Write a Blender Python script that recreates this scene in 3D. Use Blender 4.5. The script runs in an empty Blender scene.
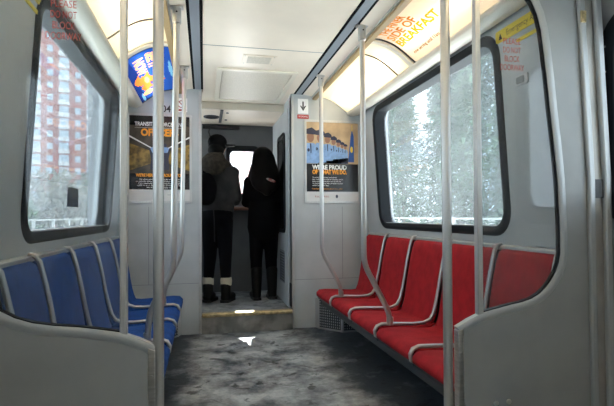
import bpy, math, random
from mathutils import Vector, Matrix
random.seed(7)
C = bpy.context.scene.collection
pi = math.pi

# ------------------------------------------------------------------ materials
def mat(name, col, rough=.5, metal=0., noise=0., nscale=8., bump=0., bscale=60., spec=.5, stretch=None, col2=None, lo=.4, hi=.6):
    m = bpy.data.materials.new(name); m.use_nodes = True
    nt = m.node_tree; b = nt.nodes['Principled BSDF']
    b.inputs['Base Color'].default_value = (*col, 1); b.inputs['Roughness'].default_value = rough
    b.inputs['Metallic'].default_value = metal; b.inputs['Specular IOR Level'].default_value = spec
    if noise or bump or col2:
        tc = nt.nodes.new('ShaderNodeTexCoord'); mp = nt.nodes.new('ShaderNodeMapping')
        nt.links.new(tc.outputs['Object'], mp.inputs[0])
        if stretch: mp.inputs['Scale'].default_value = stretch
    if noise or col2:
        n = nt.nodes.new('ShaderNodeTexNoise'); n.inputs['Scale'].default_value = nscale; n.inputs['Detail'].default_value = 6
        nt.links.new(mp.outputs[0], n.inputs['Vector'])
        r = nt.nodes.new('ShaderNodeValToRGB'); nt.links.new(n.outputs['Fac'], r.inputs[0])
        r.color_ramp.elements[0].position = lo; r.color_ramp.elements[1].position = hi
        r.color_ramp.elements[0].color = (*[c*(1-noise) for c in col], 1)
        r.color_ramp.elements[1].color = (*(col2 or [min(1, c*(1+noise)) for c in col]), 1)
        nt.links.new(r.outputs[0], b.inputs['Base Color'])
    if bump:
        n2 = nt.nodes.new('ShaderNodeTexNoise'); n2.inputs['Scale'].default_value = bscale; n2.inputs['Detail'].default_value = 3
        nt.links.new(mp.outputs[0], n2.inputs['Vector'])
        bp = nt.nodes.new('ShaderNodeBump'); bp.inputs['Strength'].default_value = bump; bp.inputs['Distance'].default_value = .01
        nt.links.new(n2.outputs['Fac'], bp.inputs['Height']); nt.links.new(bp.outputs[0], b.inputs['Normal'])
    return m

def glassmat(name, tint, transp, transl, gloss, dust=(.8, .85, .9), rough=.02):
    """flat pane: clear part + grime film + surface reflection"""
    m = bpy.data.materials.new(name); m.use_nodes = True; nt = m.node_tree; nt.nodes.clear()
    out = nt.nodes.new('ShaderNodeOutputMaterial')
    t = nt.nodes.new('ShaderNodeBsdfTransparent'); t.inputs[0].default_value = (*tint, 1)
    d = nt.nodes.new('ShaderNodeBsdfTranslucent'); d.inputs[0].default_value = (*dust, 1)
    g = nt.nodes.new('ShaderNodeBsdfGlossy'); g.inputs['Roughness'].default_value = rough
    fr = nt.nodes.new('ShaderNodeLayerWeight'); fr.inputs[0].default_value = .5
    pw = nt.nodes.new('ShaderNodeMath'); pw.operation = 'POWER'; pw.inputs[1].default_value = 5; nt.links.new(fr.outputs['Facing'], pw.inputs[0])
    mul = nt.nodes.new('ShaderNodeMath'); mul.operation = 'MULTIPLY_ADD'; mul.inputs[1].default_value = .7*gloss; mul.inputs[2].default_value = .035*gloss
    nt.links.new(pw.outputs[0], mul.inputs[0])
    a = nt.nodes.new('ShaderNodeMixShader')
    tc = nt.nodes.new('ShaderNodeTexCoord'); n = nt.nodes.new('ShaderNodeTexNoise'); n.inputs['Scale'].default_value = 3; n.inputs['Detail'].default_value = 5
    nt.links.new(tc.outputs['Object'], n.inputs['Vector'])
    mr = nt.nodes.new('ShaderNodeMapRange'); mr.inputs[1].default_value = .3; mr.inputs[2].default_value = .7
    mr.inputs[3].default_value = transl*.75; mr.inputs[4].default_value = transl*1.25
    nt.links.new(n.outputs['Fac'], mr.inputs[0]); nt.links.new(mr.outputs[0], a.inputs[0])
    nt.links.new(t.outputs[0], a.inputs[1]); nt.links.new(d.outputs[0], a.inputs[2])
    b = nt.nodes.new('ShaderNodeMixShader'); nt.links.new(mul.outputs[0], b.inputs[0])
    nt.links.new(a.outputs[0], b.inputs[1]); nt.links.new(g.outputs[0], b.inputs[2])
    nt.links.new(b.outputs[0], out.inputs[0]); return m

def emis(name, col, s):
    m = bpy.data.materials.new(name); m.use_nodes = True; nt = m.node_tree; nt.nodes.clear()
    o = nt.nodes.new('ShaderNodeOutputMaterial'); e = nt.nodes.new('ShaderNodeEmission')
    e.inputs[0].default_value = (*col, 1); e.inputs[1].default_value = s; nt.links.new(e.outputs[0], o.inputs[0]); return m

def translucent(name, col, mixd=.3):
    """backlit plastic or printed film"""
    m = bpy.data.materials.new(name); m.use_nodes = True; nt = m.node_tree; nt.nodes.clear()
    o = nt.nodes.new('ShaderNodeOutputMaterial'); t = nt.nodes.new('ShaderNodeBsdfTranslucent'); d = nt.nodes.new('ShaderNodeBsdfDiffuse')
    x = nt.nodes.new('ShaderNodeMixShader'); x.inputs[0].default_value = mixd
    t.inputs[0].default_value = (*col, 1); d.inputs[0].default_value = (*col, 1)
    nt.links.new(t.outputs[0], x.inputs[1]); nt.links.new(d.outputs[0], x.inputs[2]); nt.links.new(x.outputs[0], o.inputs[0]); return m

M = {}
M['wall'] = mat('wall_panel', (.43, .46, .475), .42, noise=.06, nscale=3)
M['panel'] = mat('partition_panel', (.235, .248, .258), .45, noise=.05, nscale=5)
M['cream'] = mat('ceiling_cream', (.83, .725, .60), .38, noise=.04, nscale=2)
M['white'] = mat('white_trim', (.74, .68, .57), .4)
M['tan'] = mat('tan_trim', (.36, .25, .12), .5)
M['slotgrey'] = mat('slot_grey', (.22, .24, .27), .5)
M['black'] = mat('black_plastic', (.012, .012, .014), .5)
M['slotblack'] = mat('slot_black', (.006, .006, .007), .9, spec=.05)
M['rubber'] = mat('black_rubber', (.008, .010, .013), .45, spec=.15)
M['alu'] = mat('brushed_aluminium', (.52, .53, .53), .42, .7, noise=.08, nscale=20, stretch=(30, 30, 1))
M['trimpaint'] = mat('satin_trim', (.36, .38, .395), .45, .35)
M['pillar'] = mat('satin_pillar_steel', (.36, .35, .33), .5, .45, noise=.1, nscale=5)
M['steel'] = mat('stainless_steel', (.55, .54, .52), .3, .95, noise=.1, nscale=10, stretch=(1, 1, 12))
M['chrome'] = mat('polished_steel', (.50, .50, .49), .34, .8)
M['barm'] = mat('seat_bar_metal', (.44, .44, .44), .36, .75)
M['brass'] = mat('worn_brass', (.50, .40, .22), .4, .6, noise=.2, nscale=30)
M['red'] = mat('red_velour', (.33, .011, .018), .85, noise=.12, nscale=14, bump=.25, bscale=300, spec=.25)
M['blue'] = mat('blue_velour', (.010, .058, .235), .85, noise=.12, nscale=14, bump=.25, bscale=300, spec=.25)
M['darkshell'] = mat('dark_seat_shell', (.03, .035, .04), .5)
M['darkmetal'] = mat('dark_painted_metal', (.06, .065, .07), .5, .3)
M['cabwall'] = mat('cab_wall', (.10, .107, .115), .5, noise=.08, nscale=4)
M['reflector'] = mat('lamp_reflector', (.85, .85, .82), .6)
M['tube'] = emis('fluorescent_glow', (1, .85, .64), 12)
M['diffuser'] = translucent('lamp_diffuser', (.86, .80, .66), .25)
M['adwhite'] = translucent('backlit_ad_paper', (.60, .53, .47), .3)
M['adblue'] = translucent('backlit_ad_blue', (.02, .09, .48), .3)
M['adblue2'] = translucent('backlit_ad_deep_blue', (.01, .035, .25), .3)
M['adskyblue'] = translucent('backlit_ad_light_blue', (.15, .42, .75), .3)
M['adorange'] = translucent('backlit_ad_orange', (.85, .22, .05), .3)
M['adpeach'] = translucent('backlit_ad_peach', (.85, .42, .25), .3)
M['adyellow'] = translucent('backlit_ad_yellow', (.90, .42, .02), .3)
M['adgold'] = translucent('backlit_ad_gold', (.72, .28, .07), .3)
M['adbrown'] = translucent('backlit_ad_brown', (.20, .10, .03), .3)
M['adtan'] = translucent('backlit_ad_tan', (.50, .33, .12), .3)
M['winglass'] = glassmat('dusty_window_glass', (.70, .76, .77), 1, .065, .9)
M['scrglass'] = glassmat('partition_glass', (.84, .87, .88), 1, .022, 1.4)
M['redink'] = mat('red_ink', (.34, .05, .035), .5)
M['blackink'] = mat('black_ink', (.01, .01, .01), .5)
M['whiteink'] = mat('white_ink', (.8, .8, .8), .5)
M['orangeink'] = mat('orange_ink', (.85, .33, .02), .5)
M['goldink'] = mat('gold_ink', (.45, .26, .05), .5)
M['yellow'] = mat('safety_yellow', (.80, .58, .03), .5)
M['paperblack'] = mat('poster_black', (.012, .011, .012), .25)
M['paperwhite'] = mat('poster_white', (.62, .61, .60), .3)
M['tanback'] = mat('photo_tan', (.48, .34, .20), .3, noise=.15, nscale=6)
M['shirt'] = mat('photo_shirt_blue', (.22, .36, .60), .3, noise=.1, nscale=30)
M['navy'] = mat('photo_navy', (.02, .025, .06), .3)
M['face'] = mat('photo_skin', (.30, .145, .09), .3)
M['flag'] = mat('photo_flag_blue', (.02, .09, .35), .3)
M['station1'] = mat('photo_station_gold', (.22, .14, .03), .3, noise=.5, nscale=18)
M['station2'] = mat('photo_station_dark', (.05, .04, .03), .3, noise=.5, nscale=9)

# ------------------------------------------------------------------ mesh builder
class MB:
    def __init__(s): s.v = []; s.f = []; s.m = []; s.cur = 0
    def add(s, vs, fs):
        b = len(s.v); s.v += [tuple(v) for v in vs]
        for f in fs: s.f.append([b+i for i in f]); s.m.append(s.cur)
        return s
    def box(s, x0, x1, y0, y1, z0, z1):
        vs = [(x, y, z) for x in (x0, x1) for y in (y0, y1) for z in (z0, z1)]
        return s.add(vs, [(0, 1, 3, 2), (4, 6, 7, 5), (0, 4, 5, 1), (2, 3, 7, 6), (0, 2, 6, 4), (1, 5, 7, 3)])
    def loft(s, loops, closed=True, caps=True, ring=False):
        n = len(loops[0]); vs = [p for l in loops for p in l]; fs = []
        L = len(loops); R = L if ring else L-1
        for i in range(R):
            a = i*n; b = ((i+1) % L)*n
            for j in range(n if closed else n-1):
                k = (j+1) % n; fs.append((a+j, a+k, b+k, b+j))
        if caps and not ring: fs.append(tuple(range(n))[::-1]); fs.append(tuple((L-1)*n+i for i in range(n)))
        return s.add(vs, fs)
    def prism(s, poly, f0, f1):
        """poly: 2D points; f0,f1 map (a,b) to 3D at either end"""
        return s.loft([[f0(*p) for p in poly], [f1(*p) for p in poly]])
    def tube(s, path, r, n=14, sx=1., up=None, caps=True):
        P = [Vector(p) for p in path]; loops = []
        rr = r if isinstance(r, (list, tuple)) else [r]*len(P); prev = None
        for i, p in enumerate(P):
            t = (P[min(i+1, len(P)-1)]-P[max(i-1, 0)]).normalized()
            if up is not None: a = Vector(up)
            elif prev is None: a = Vector((0, 1, 0)) if abs(t.y) < .9 else Vector((1, 0, 0))
            else: a = prev
            a = (a - t*a.dot(t)).normalized(); prev = a; b = t.cross(a)
            loops.append([p+(a*math.cos(k*2*pi/n)*sx+b*math.sin(k*2*pi/n))*rr[i] for k in range(n)])
        return s.loft(loops, caps=caps)
    def cyl(s, c, d, r, h, n=14):
        c = Vector(c); d = Vector(d).normalized(); return s.tube([c, c+d*h], r, n)
    def ball(s, c, r, n=12, m=8, rot=None):
        c = Vector(c); r = Vector(r if isinstance(r, (list, tuple)) else (r, r, r)); vs = []; fs = []
        for i in range(1, m):
            a = pi*i/m
            for j in range(n):
                v = Vector((r.x*math.sin(a)*math.cos(2*pi*j/n), r.y*math.sin(a)*math.sin(2*pi*j/n), r.z*math.cos(a)))
                if rot: v = rot @ v
                vs.append(c+v)
        t0 = Vector((0, 0, r.z)); t1 = -t0
        if rot: t0 = rot @ t0; t1 = rot @ t1
        vs += [c+t0, c+t1]; T = (m-1)*n
        for i in range(m-2):
            for j in range(n):
                k = (j+1) % n; fs.append((i*n+j, (i+1)*n+j, (i+1)*n+k, i*n+k))
        for j in range(n):
            k = (j+1) % n; fs.append((T, j, k)); fs.append((T+1, (m-2)*n+k, (m-2)*n+j))
        return s.add(vs, fs)
    def cap(s, a, b, ra, rb, n=12, k=1.):
        """tapered capsule; k flattens along y"""
        a = Vector(a); b = Vector(b); t = (b-a).normalized()
        q = Vector((0, 1, 0)) if abs(t.y) < .8 else Vector((1, 0, 0)); q = (q-t*q.dot(t)).normalized(); w = t.cross(q)
        loops = []
        for i in range(1, 5):
            h = pi/2*i/4; loops.append((a-t*ra*math.cos(h), ra*math.sin(h)))
        for i in range(3, 0, -1):
            h = pi/2*i/4; loops.append((b+t*rb*math.cos(h), rb*math.sin(h)))
        loops.insert(4, (b, rb))
        return s.loft([[c+(q*math.cos(j*2*pi/n)*k+w*math.sin(j*2*pi/n))*r for j in range(n)] for c, r in loops])

def xf(mb, mtx):
    mb.v = [tuple(mtx @ Vector(v)) for v in mb.v]; return mb

ORG = {}
def empty(name, loc, label, cat, group=None):
    o = bpy.data.objects.new(name, None); C.objects.link(o); o.location = loc; o.empty_display_size = .1
    ORG[o] = Vector(loc); tag(o, label, cat, group); return o
def tag(o, label, cat, group=None, kind=None):
    o['label'] = label; o['category'] = cat
    if group: o['group'] = group
    if kind: o['kind'] = kind
    return o
def obj(name, mb, m, parent=None, smooth=False, bevel=0, seg=2, origin=None, remesh=0, smoothmod=0, label=None, kind=None, ang=40):
    ms = m if isinstance(m, list) else [m]
    me = bpy.data.meshes.new(name)
    o0 = ORG.get(parent, Vector((0, 0, 0))) if parent else Vector(origin or (0, 0, 0))
    me.from_pydata([tuple(Vector(v)-o0) for v in mb.v], [], mb.f); me.update()
    for x in ms: me.materials.append(M[x] if isinstance(x, str) else x)
    if len(ms) > 1: me.polygons.foreach_set('material_index', mb.m)
    import bmesh
    bm = bmesh.new(); bm.from_mesh(me); bmesh.ops.recalc_face_normals(bm, faces=bm.faces); bm.to_mesh(me); bm.free()
    if smooth:
        me.polygons.foreach_set('use_smooth', [True]*len(me.polygons))
        if not remesh: me.set_sharp_from_angle(angle=math.radians(ang))
    o = bpy.data.objects.new(name, me); C.objects.link(o)
    if parent: o.parent = parent; ORG[o] = o0
    else: o.location = o0; ORG[o] = o0
    if remesh:
        r = o.modifiers.new('r', 'REMESH'); r.mode = 'VOXEL'; r.voxel_size = remesh; r.use_smooth_shade = True
    if smoothmod:
        r = o.modifiers.new('s', 'SMOOTH'); r.iterations = smoothmod; r.factor = .5
    if bevel:
        b = o.modifiers.new('b', 'BEVEL'); b.width = bevel; b.segments = seg; b.limit_method = 'ANGLE'; b.angle_limit = math.radians(35)
        if not smooth: me.polygons.foreach_set('use_smooth', [True]*len(me.polygons)); me.set_sharp_from_angle(angle=math.radians(50))
    if label: o['label'] = label
    if kind: o['kind'] = kind
    return o
def struct(name, mb, m, **k): return obj(name, mb, m, kind='structure', **k)
def copy_tree(o, parent=None):
    c = o.copy(); C.objects.link(c)
    if parent: c.parent = parent
    for ch in list(o.children): copy_tree(ch, c)
    return c

_tc = {}
def text2d(t, size, bold=0.):
    key = (t, size, bold)
    if key in _tc: return _tc[key]
    cu = bpy.data.curves.new('t', 'FONT'); cu.body = t; cu.size = size; cu.align_x = 'CENTER'; cu.align_y = 'CENTER'; cu.offset = bold; cu.resolution_u = 3
    ob = bpy.data.objects.new('t', cu); C.objects.link(ob)
    dg = bpy.context.evaluated_depsgraph_get(); dg.update()
    me = bpy.data.meshes.new_from_object(ob.evaluated_get(dg))
    r = ([(v.co.x, v.co.y) for v in me.vertices], [list(p.vertices) for p in me.polygons])
    bpy.data.objects.remove(ob); bpy.data.curves.remove(cu); bpy.data.meshes.remove(me); _tc[key] = r; return r
def text(mb, t, size, f, w=None, bold=0.):
    """adds lettering; f maps (a right, b up) to 3D; w forces the width"""
    vs, fs = text2d(t, size, bold); k = 1
    if w and vs:
        cw = max(v[0] for v in vs)-min(v[0] for v in vs); k = w/cw
    return mb.add([f(a*k, b) for a, b in vs], fs)

def rrect(a0, a1, b0, b1, r, n=6):
    out = []
    for ca, cb, s in ((a1-r, b1-r, 0), (a0+r, b1-r, 1), (a0+r, b0+r, 2), (a1-r, b0+r, 3)):
        for i in range(n+1):
            h = (s+i/n)*pi/2; out.append((ca+r*math.cos(h), cb+r*math.sin(h)))
    return out

# ------------------------------------------------------------------ key sizes of the car
YE = 4.33      # end wall
YW = 1.72      # draught screens by the doors
CEIL = 2.20
def wx(z):     # half width of the side wall at height z
    if z < .9: return 1.15-.02*(z/.9)*0
    return 1.15-.075*(z-.9)/1.155
ZT = 2.055
XC = [(.632, 2.178), (.69, 2.177), (.76, 2.160), (.815, 2.133), (.865, 2.100), (.905, 2.068), (.935, 2.045)]

# ------------------------------------------------------------------ floor
def floor_mat():
    m = bpy.data.materials.new('worn_floor'); m.use_nodes = True; nt = m.node_tree; b = nt.nodes['Principled BSDF']
    N = nt.nodes.new; L = nt.links.new
    tc = N('ShaderNodeTexCoord')
    n1 = N('ShaderNodeTexNoise'); n1.inputs['Scale'].default_value = 3.4; n1.inputs['Detail'].default_value = 9; n1.inputs['Roughness'].default_value = .68
    n2 = N('ShaderNodeTexNoise'); n2.inputs['Scale'].default_value = 8; n2.inputs['Detail'].default_value = 7; n2.inputs['Roughness'].default_value = .6; n2.inputs['Distortion'].default_value = .5
    n3 = N('ShaderNodeTexNoise'); n3.inputs['Scale'].default_value = 45; n3.inputs['Detail'].default_value = 4
    for n in (n1, n2, n3): L(tc.outputs['Object'], n.inputs['Vector'])
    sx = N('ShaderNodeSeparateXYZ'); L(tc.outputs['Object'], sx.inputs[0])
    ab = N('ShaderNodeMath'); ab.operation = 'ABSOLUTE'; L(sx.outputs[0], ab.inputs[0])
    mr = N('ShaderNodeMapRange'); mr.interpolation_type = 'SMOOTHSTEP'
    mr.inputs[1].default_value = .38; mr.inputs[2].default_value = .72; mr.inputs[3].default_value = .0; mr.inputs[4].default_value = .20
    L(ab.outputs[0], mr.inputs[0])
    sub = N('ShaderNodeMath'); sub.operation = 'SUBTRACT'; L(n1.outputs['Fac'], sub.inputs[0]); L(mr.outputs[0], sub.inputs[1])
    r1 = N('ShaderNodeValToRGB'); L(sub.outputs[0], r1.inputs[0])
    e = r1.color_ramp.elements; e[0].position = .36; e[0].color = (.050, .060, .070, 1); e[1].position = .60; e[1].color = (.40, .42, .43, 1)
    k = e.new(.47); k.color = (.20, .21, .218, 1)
    r2 = N('ShaderNodeValToRGB'); L(n2.outputs['Fac'], r2.inputs[0])
    r2.color_ramp.elements[0].position = .36; r2.color_ramp.elements[0].color = (.22, .22, .23, 1)
    r2.color_ramp.elements[1].position = .43; r2.color_ramp.elements[1].color = (1, 1, 1, 1)
    mx = N('ShaderNodeMix'); mx.data_type = 'RGBA'; mx.blend_type = 'MULTIPLY'; mx.inputs[0].default_value = .9
    L(r1.outputs[0], mx.inputs[6]); L(r2.outputs[0], mx.inputs[7])
    r3 = N('ShaderNodeValToRGB'); L(n3.outputs['Fac'], r3.inputs[0]); r3.color_ramp.elements[0].color = (.72, .72, .72, 1); r3.color_ramp.elements[1].color = (1.2, 1.2, 1.2, 1)
    m2 = N('ShaderNodeMix'); m2.data_type = 'RGBA'; m2.blend_type = 'MULTIPLY'; m2.inputs[0].default_value = 1
    L(mx.outputs[2], m2.inputs[6]); L(r3.outputs[0], m2.inputs[7]); L(m2.outputs[2], b.inputs['Base Color'])
    rr = N('ShaderNodeMapRange'); rr.inputs[3].default_value = .38; rr.inputs[4].default_value = .62; L(n2.outputs['Fac'], rr.inputs[0]); L(rr.outputs[0], b.inputs['Roughness'])
    bp = N('ShaderNodeBump'); bp.inputs['Strength'].default_value = .15; bp.inputs['Distance'].default_value = .01; L(n3.outputs['Fac'], bp.inputs['Height']); L(bp.outputs[0], b.inputs['Normal'])
    return m
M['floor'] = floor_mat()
YB = -2.6      # rear end of what is built
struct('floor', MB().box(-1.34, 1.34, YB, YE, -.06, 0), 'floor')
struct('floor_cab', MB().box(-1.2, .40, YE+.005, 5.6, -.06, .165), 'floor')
# step into the cab
st = empty('door_step', (-.02, YE-.03, 0), 'stainless step with worn brass nosing under the cab doorway', 'step')
obj('riser', MB().box(-.43, .39, YE-.035, YE+.004, 0.001, .150), mat('scuffed_steel', (.24, .235, .22), .38, .6, noise=.3, nscale=6), st, bevel=.003)
obj('nosing', MB().box(-.43, .39, YE-.05, YE+.03, .150, .185), 'brass', st, bevel=.012, seg=3)

# ------------------------------------------------------------------ ceiling
mb = MB().box(-.42, .42, YB, 4.80, CEIL, CEIL+.05)
mb.box(-.42, .42, 3.195, 3.199, CEIL-.0012, CEIL)      # joint line
for s in (-1, 1):
    mb.prism([(.50*s, CEIL), (.60*s, 2.180), (.64*s, 2.180), (.64*s, 2.26), (.50*s, 2.26)], lambda a, b: (a, YB, b), lambda a, b: (a, YE, b))
struct('ceiling', mb, 'cream')
struct('trim_1', MB().box(-.42, .42, 3.193, 3.198, CEIL-.002, CEIL-.0003), 'slotgrey')
n = 2
for s in (-1, 1):
    b = MB(); b.cur = 0
    b.box(*sorted((.433*s, .487*s)), YB, YE-.001, CEIL-.004, CEIL+.05)
    b.cur = 1
    b.box(*sorted((.416*s, .433*s)), YB, YE-.001, CEIL-.003, CEIL+.05); b.box(*sorted((.487*s, .504*s)), YB, YE-.001, CEIL-.003, CEIL+.05)
    struct('trim_%d' % n, b, ['slotgrey', 'slotblack']); n += 1
    # tan edge trim with a thin grey line beside it
    b = MB(); b.cur = 0; b.box(*sorted((.598*s, .634*s)), YB, YE-.001, 2.150, 2.182); b.cur = 1; b.box(*sorted((.588*s, .598*s)), YB, YE-.001, 2.168, 2.183)
    struct('trim_%d' % n, b, ['tan', 'alu']); n += 1
    # rounded cream ledge under the cove
    P = [(.932, 2.040), (.945, 2.020), (.985, 2.005), (1.04, 2.015), (1.078, 2.045), (1.078, 2.12), (.965, 2.12), (.940, 2.055)]
    b = MB().prism([(s*x, z) for x, z in P], lambda a, c: (a, YB, c), lambda a, c: (a, YE-.001, c))
    struct('trim_%d' % n, b, 'white', bevel=.006); n += 1
# roof skin above everything
struct('ceiling_roof', MB().box(-1.42, 1.42, YB-.1, 5.75, 2.42, 2.47), 'cabwall')
# housings and skirts that close the lamp space
for s, nm in ((-1, 'left'), (1, 'right')):
    b = MB().box(*sorted((1.08*s, 1.20*s)), YB, YE, 2.06, 2.42)
    struct('ceiling_side_'+nm, b, 'white')
struct('ceiling_over_cab', MB().box(-1.3, .44, 4.80, 5.62, 2.13, 2.18).box(-1.3, -.42, YE+.08, 4.80, 2.20, 2.25), 'cream')
struct('trim_20', MB().box(-.43, .43, 4.775, 4.80, 2.125, 2.20), 'white', bevel=.006)
struct('trim_21', MB().box(-.245, -.215, 4.81, 5.45, 2.120, 2.131), 'darkmetal')

hatch = empty('ceiling_hatch', (0, 4.1, CEIL), 'large square cream access hatch in the ceiling before the cab', 'hatch')
b = MB(); fr = [rrect(-.31, .33, 3.66, 4.68, .02, 2), rrect(-.27, .29, 3.70, 4.63, .02, 2)]
b.loft([[(x, y, CEIL-.001) for x, y in fr[0]], [(x, y, CEIL-.014) for x, y in fr[0]], [(x, y, CEIL-.014) for x, y in fr[1]], [(x, y, CEIL-.001) for x, y in fr[1]]], ring=True)
obj('frame', b, 'white', hatch)
M['hatchmesh'] = mat('perforated_hatch', (.62, .56, .46), .5, noise=.1, nscale=150)
obj('panel', MB().box(-.268, .288, 3.702, 4.628, CEIL-.008, CEIL-.001), 'hatchmesh', hatch, bevel=.003)
pl = empty('ceiling_plate', (0, 3.41, CEIL), 'small rectangular cream cover plate in front of the ceiling hatch', 'plate')
obj('plate', MB().box(-.135, .105, 3.33, 3.52, CEIL-.006, CEIL-.0005), 'cream', pl, bevel=.003)
obj('grille', MB().box(-.10, .07, 3.355, 3.495, CEIL-.009, CEIL-.006), 'hatchmesh', pl, bevel=.002)
for x, y in ((-.12, 3.345), (.09, 3.345), (-.12, 3.505), (.09, 3.505)): obj('screw', MB().cyl((x, y, CEIL-.0062), (0, 0, -1), .005, .002, 8), 'steel', pl)
v = empty('round_ceiling_vent', (-.33, 5.16, 2.13), 'round dark ceiling vent above the man in the cap', 'vent')
b = MB(); ring = lambda r, z: [(-.33+r*math.cos(i*pi/14), 5.16+r*math.sin(i*pi/14), z) for i in range(28)]
b.loft([ring(.085, 2.129), ring(.080, 2.118), ring(.062, 2.118), ring(.060, 2.129)], ring=True); obj('rim', b, 'darkmetal', v, smooth=True)
b = MB()
for k in range(-3, 4): h = math.sqrt(.06**2-(k*.016)**2); b.box(-.33-h, -.33+h, 5.16+k*.016-.004, 5.16+k*.016+.004, 2.119, 2.1285)
obj('louvre', b, 'black', v)
for i, (x, y) in enumerate(((-.17, 4.94), (-.17, 5.30))):
    tag(obj('ceiling_screw', MB().cyl((x, y, 2.1295), (0, 0, -1), .014, .008, 12), 'darkmetal', origin=(x, y, 2.13)), ['dark round screw in the cab ceiling nearer the hatch', 'dark round screw in the cab ceiling nearer the front window'][i], 'screw', 'cab ceiling screws')

# ------------------------------------------------------------------ cove lamps and lit advertisements
def cove_strip(mb, s, y0, y1, off=0., i0=0., i1=1., th=0.):
    """surface patch following the cove arc between arc fractions i0..i1"""
    loops = []
    K = 18
    for y in (y0, y1):
        l = []
        for k in range(K+1):
            x, z = arc(i0+(i1-i0)*k/K, off); l.append((s*x, y, z))
        if th:
            for k in range(K, -1, -1):
                x, z = arc(i0+(i1-i0)*k/K, off+th); l.append((s*x, y, z))
        loops.append(l)
    if th: mb.loft(loops)
    else: mb.loft(loops, closed=False, caps=False)
    return mb
def arc(t, off=0.):
    t = max(0, min(1, t)); p = t*(len(XC)-1); i = min(int(p), len(XC)-2); f = p-i
    def P(j): j = max(0, min(len(XC)-1, j)); return Vector(XC[j])
    a, b_, c, d = P(i-1), P(i), P(i+1), P(i+2)
    q = .5*((2*b_)+(c-a)*f+(2*a-5*b_+4*c-d)*f*f+(3*b_-a-3*c+d)*f**3)
    g = .5*((c-a)+2*(2*a-5*b_+4*c-d)*f+3*(3*b_-a-3*c+d)*f*f); g = g.normalized() if g.length > 0 else Vector((1, 0))
    nrm = Vector((-g.y, g.x))          # points up/outward
    return q.x+nrm.x*off, q.y+nrm.y*off
def housing(s, y0, y1, parent):
    b = MB(); P = [(.640, 2.20), (.70, 2.33), (1.06, 2.33), (1.07, 2.10), (.95, 2.06)]
    lo = [[(s*x, y, z) for x, z in P] for y in (y0, y1)]
    b.loft(lo, closed=False, caps=False)
    for y in (y0+.001, y1-.001):
        b.add([(s*x, y, z) for x, z in P]+[(s*x, y, z) for x, z in reversed([arc(k/8, .006) for k in range(9)])], [tuple(range(len(P)+9))])
    obj('reflector_housing', b, 'reflector', parent)
def tubes(s, y0, y1, parent):
    obj('fluorescent_tube', MB().cyl((s*.86, y0+.06, 2.175), (0, 1, 0), .015, y1-y0-.12, 12), 'tube', parent, smooth=True)
def lamp(s, y0, y1, label, strip=None, group=None):
    t = empty('cove_light', (s*.8, (y0+y1)/2, 2.1), label, 'light', group)
    obj('diffuser_cover', cove_strip(MB(), s, y0, y1, 0), 'diffuser', t, smooth=True)
    housing(s, y0, y1, t); tubes(s, y0, y1, t)
    if strip: obj('black_band', cove_strip(MB(), s, strip-.009, strip+.009, -.004, 0, 1, .003), 'black', t, smooth=True)
    return t
def ring_seam(s, y, w=.05):
    t = obj('cove_joint', cove_strip(MB(), s, y-w/2, y+w/2, -.012, 0, 1, .014), 'white', origin=(s*.8, y, 2.1), bevel=.004)
    return t
lamp(1, 2.90, 4.325, 'glowing curved ceiling light above the red seats, next to the end wall', 3.10)
lamp(-1, 1.80, 3.13, 'glowing curved ceiling light above the near blue seats', 2.78)
for s, nm in ((-1, 'left'), (1, 'right')):
    lamp(s, -2.58, .20, 'long curved ceiling light behind the viewer on the %s side' % nm)
lamp(-1, .24, 1.76, 'curved ceiling light over the left doorway')
lamp(1, .24, 1.76, 'curved ceiling light over the right doorway')
for s, y, l in ((1, 2.865, 'cream curved joint band between the breakfast advertisement and the right ceiling light'), (-1, 3.165, 'cream curved joint band between the blue advertisement and the left ceiling light')):
    tag(ring_seam(s, y), l, 'joint band')
for s, y, l in ((1, 1.78, 'cream curved joint band over the right glass screen'), (-1, 1.78, 'cream curved joint band over the left glass screen'), (1, .22, 'cream curved joint band behind the viewer at right'), (-1, .22, 'cream curved joint band behind the viewer at left')):
    tag(ring_seam(s, y, .04), l, 'joint band')

def ad_map(s, y0, y1, off):
    """(a,b) in metres: a along the car in reading direction, b up the arc (0 = centre)"""
    L = .36; yc = (y0+y1)/2
    def f(a, b):
        t = .5-b/L
        x, z = arc(t, off); return (s*x, yc-s*a, z)
    return f
# right: breakfast advertisement
ad = empty('lit_advertisement', (.8, 2.33, 2.1), 'backlit cream advertisement with glowing yellow BREAKFAST lettering above the red seats', 'advertisement')
y0, y1 = 1.81, 2.83
obj('print', cove_strip(MB(), 1, y0, y1, 0), 'adwhite', ad, smooth=True); housing(1, y0, y1, ad); tubes(1, y0, y1, ad)
obj('end_band', cove_strip(MB(), 1, y1-.022, y1-.004, -.003, .05, 1, .002), 'black', ad, smooth=True)
f = ad_map(1, y0, y1, -.002)
obj('headline', text(MB(), 'THE FINER', .072, lambda a, b: f(a-.29, b*.9+.125), .30, .002), 'adgold', ad, label='pale orange lettering')
obj('headline', text(MB(), 'SIDE OF', .072, lambda a, b: f(a-.29, b*.9+.070), .34, .002), 'adgold', ad, label='pale orange lettering')
obj('headline', text(MB(), 'BREAKFAST.', .085, lambda a, b: f(a-.20, b*.9+.010), .52, .003), 'adyellow', ad, label='large yellow lettering')
obj('small_print', text(MB(), 'now serving until 11am daily', .035, lambda a, b: f(a-.22, b-.095), .40, .001), 'adbrown', ad)
def blob(f, ca, cb, ra, rb, n=18, wob=.0, ph=0.):
    return [f(ca+ra*(1+wob*math.sin(5*h+ph))*math.cos(h), cb+rb*(1+wob*math.cos(4*h+ph))*math.sin(h)) for h in [i*2*pi/n for i in range(n)]]
g = MB(); f2 = ad_map(1, y0, y1, -.003)
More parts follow.
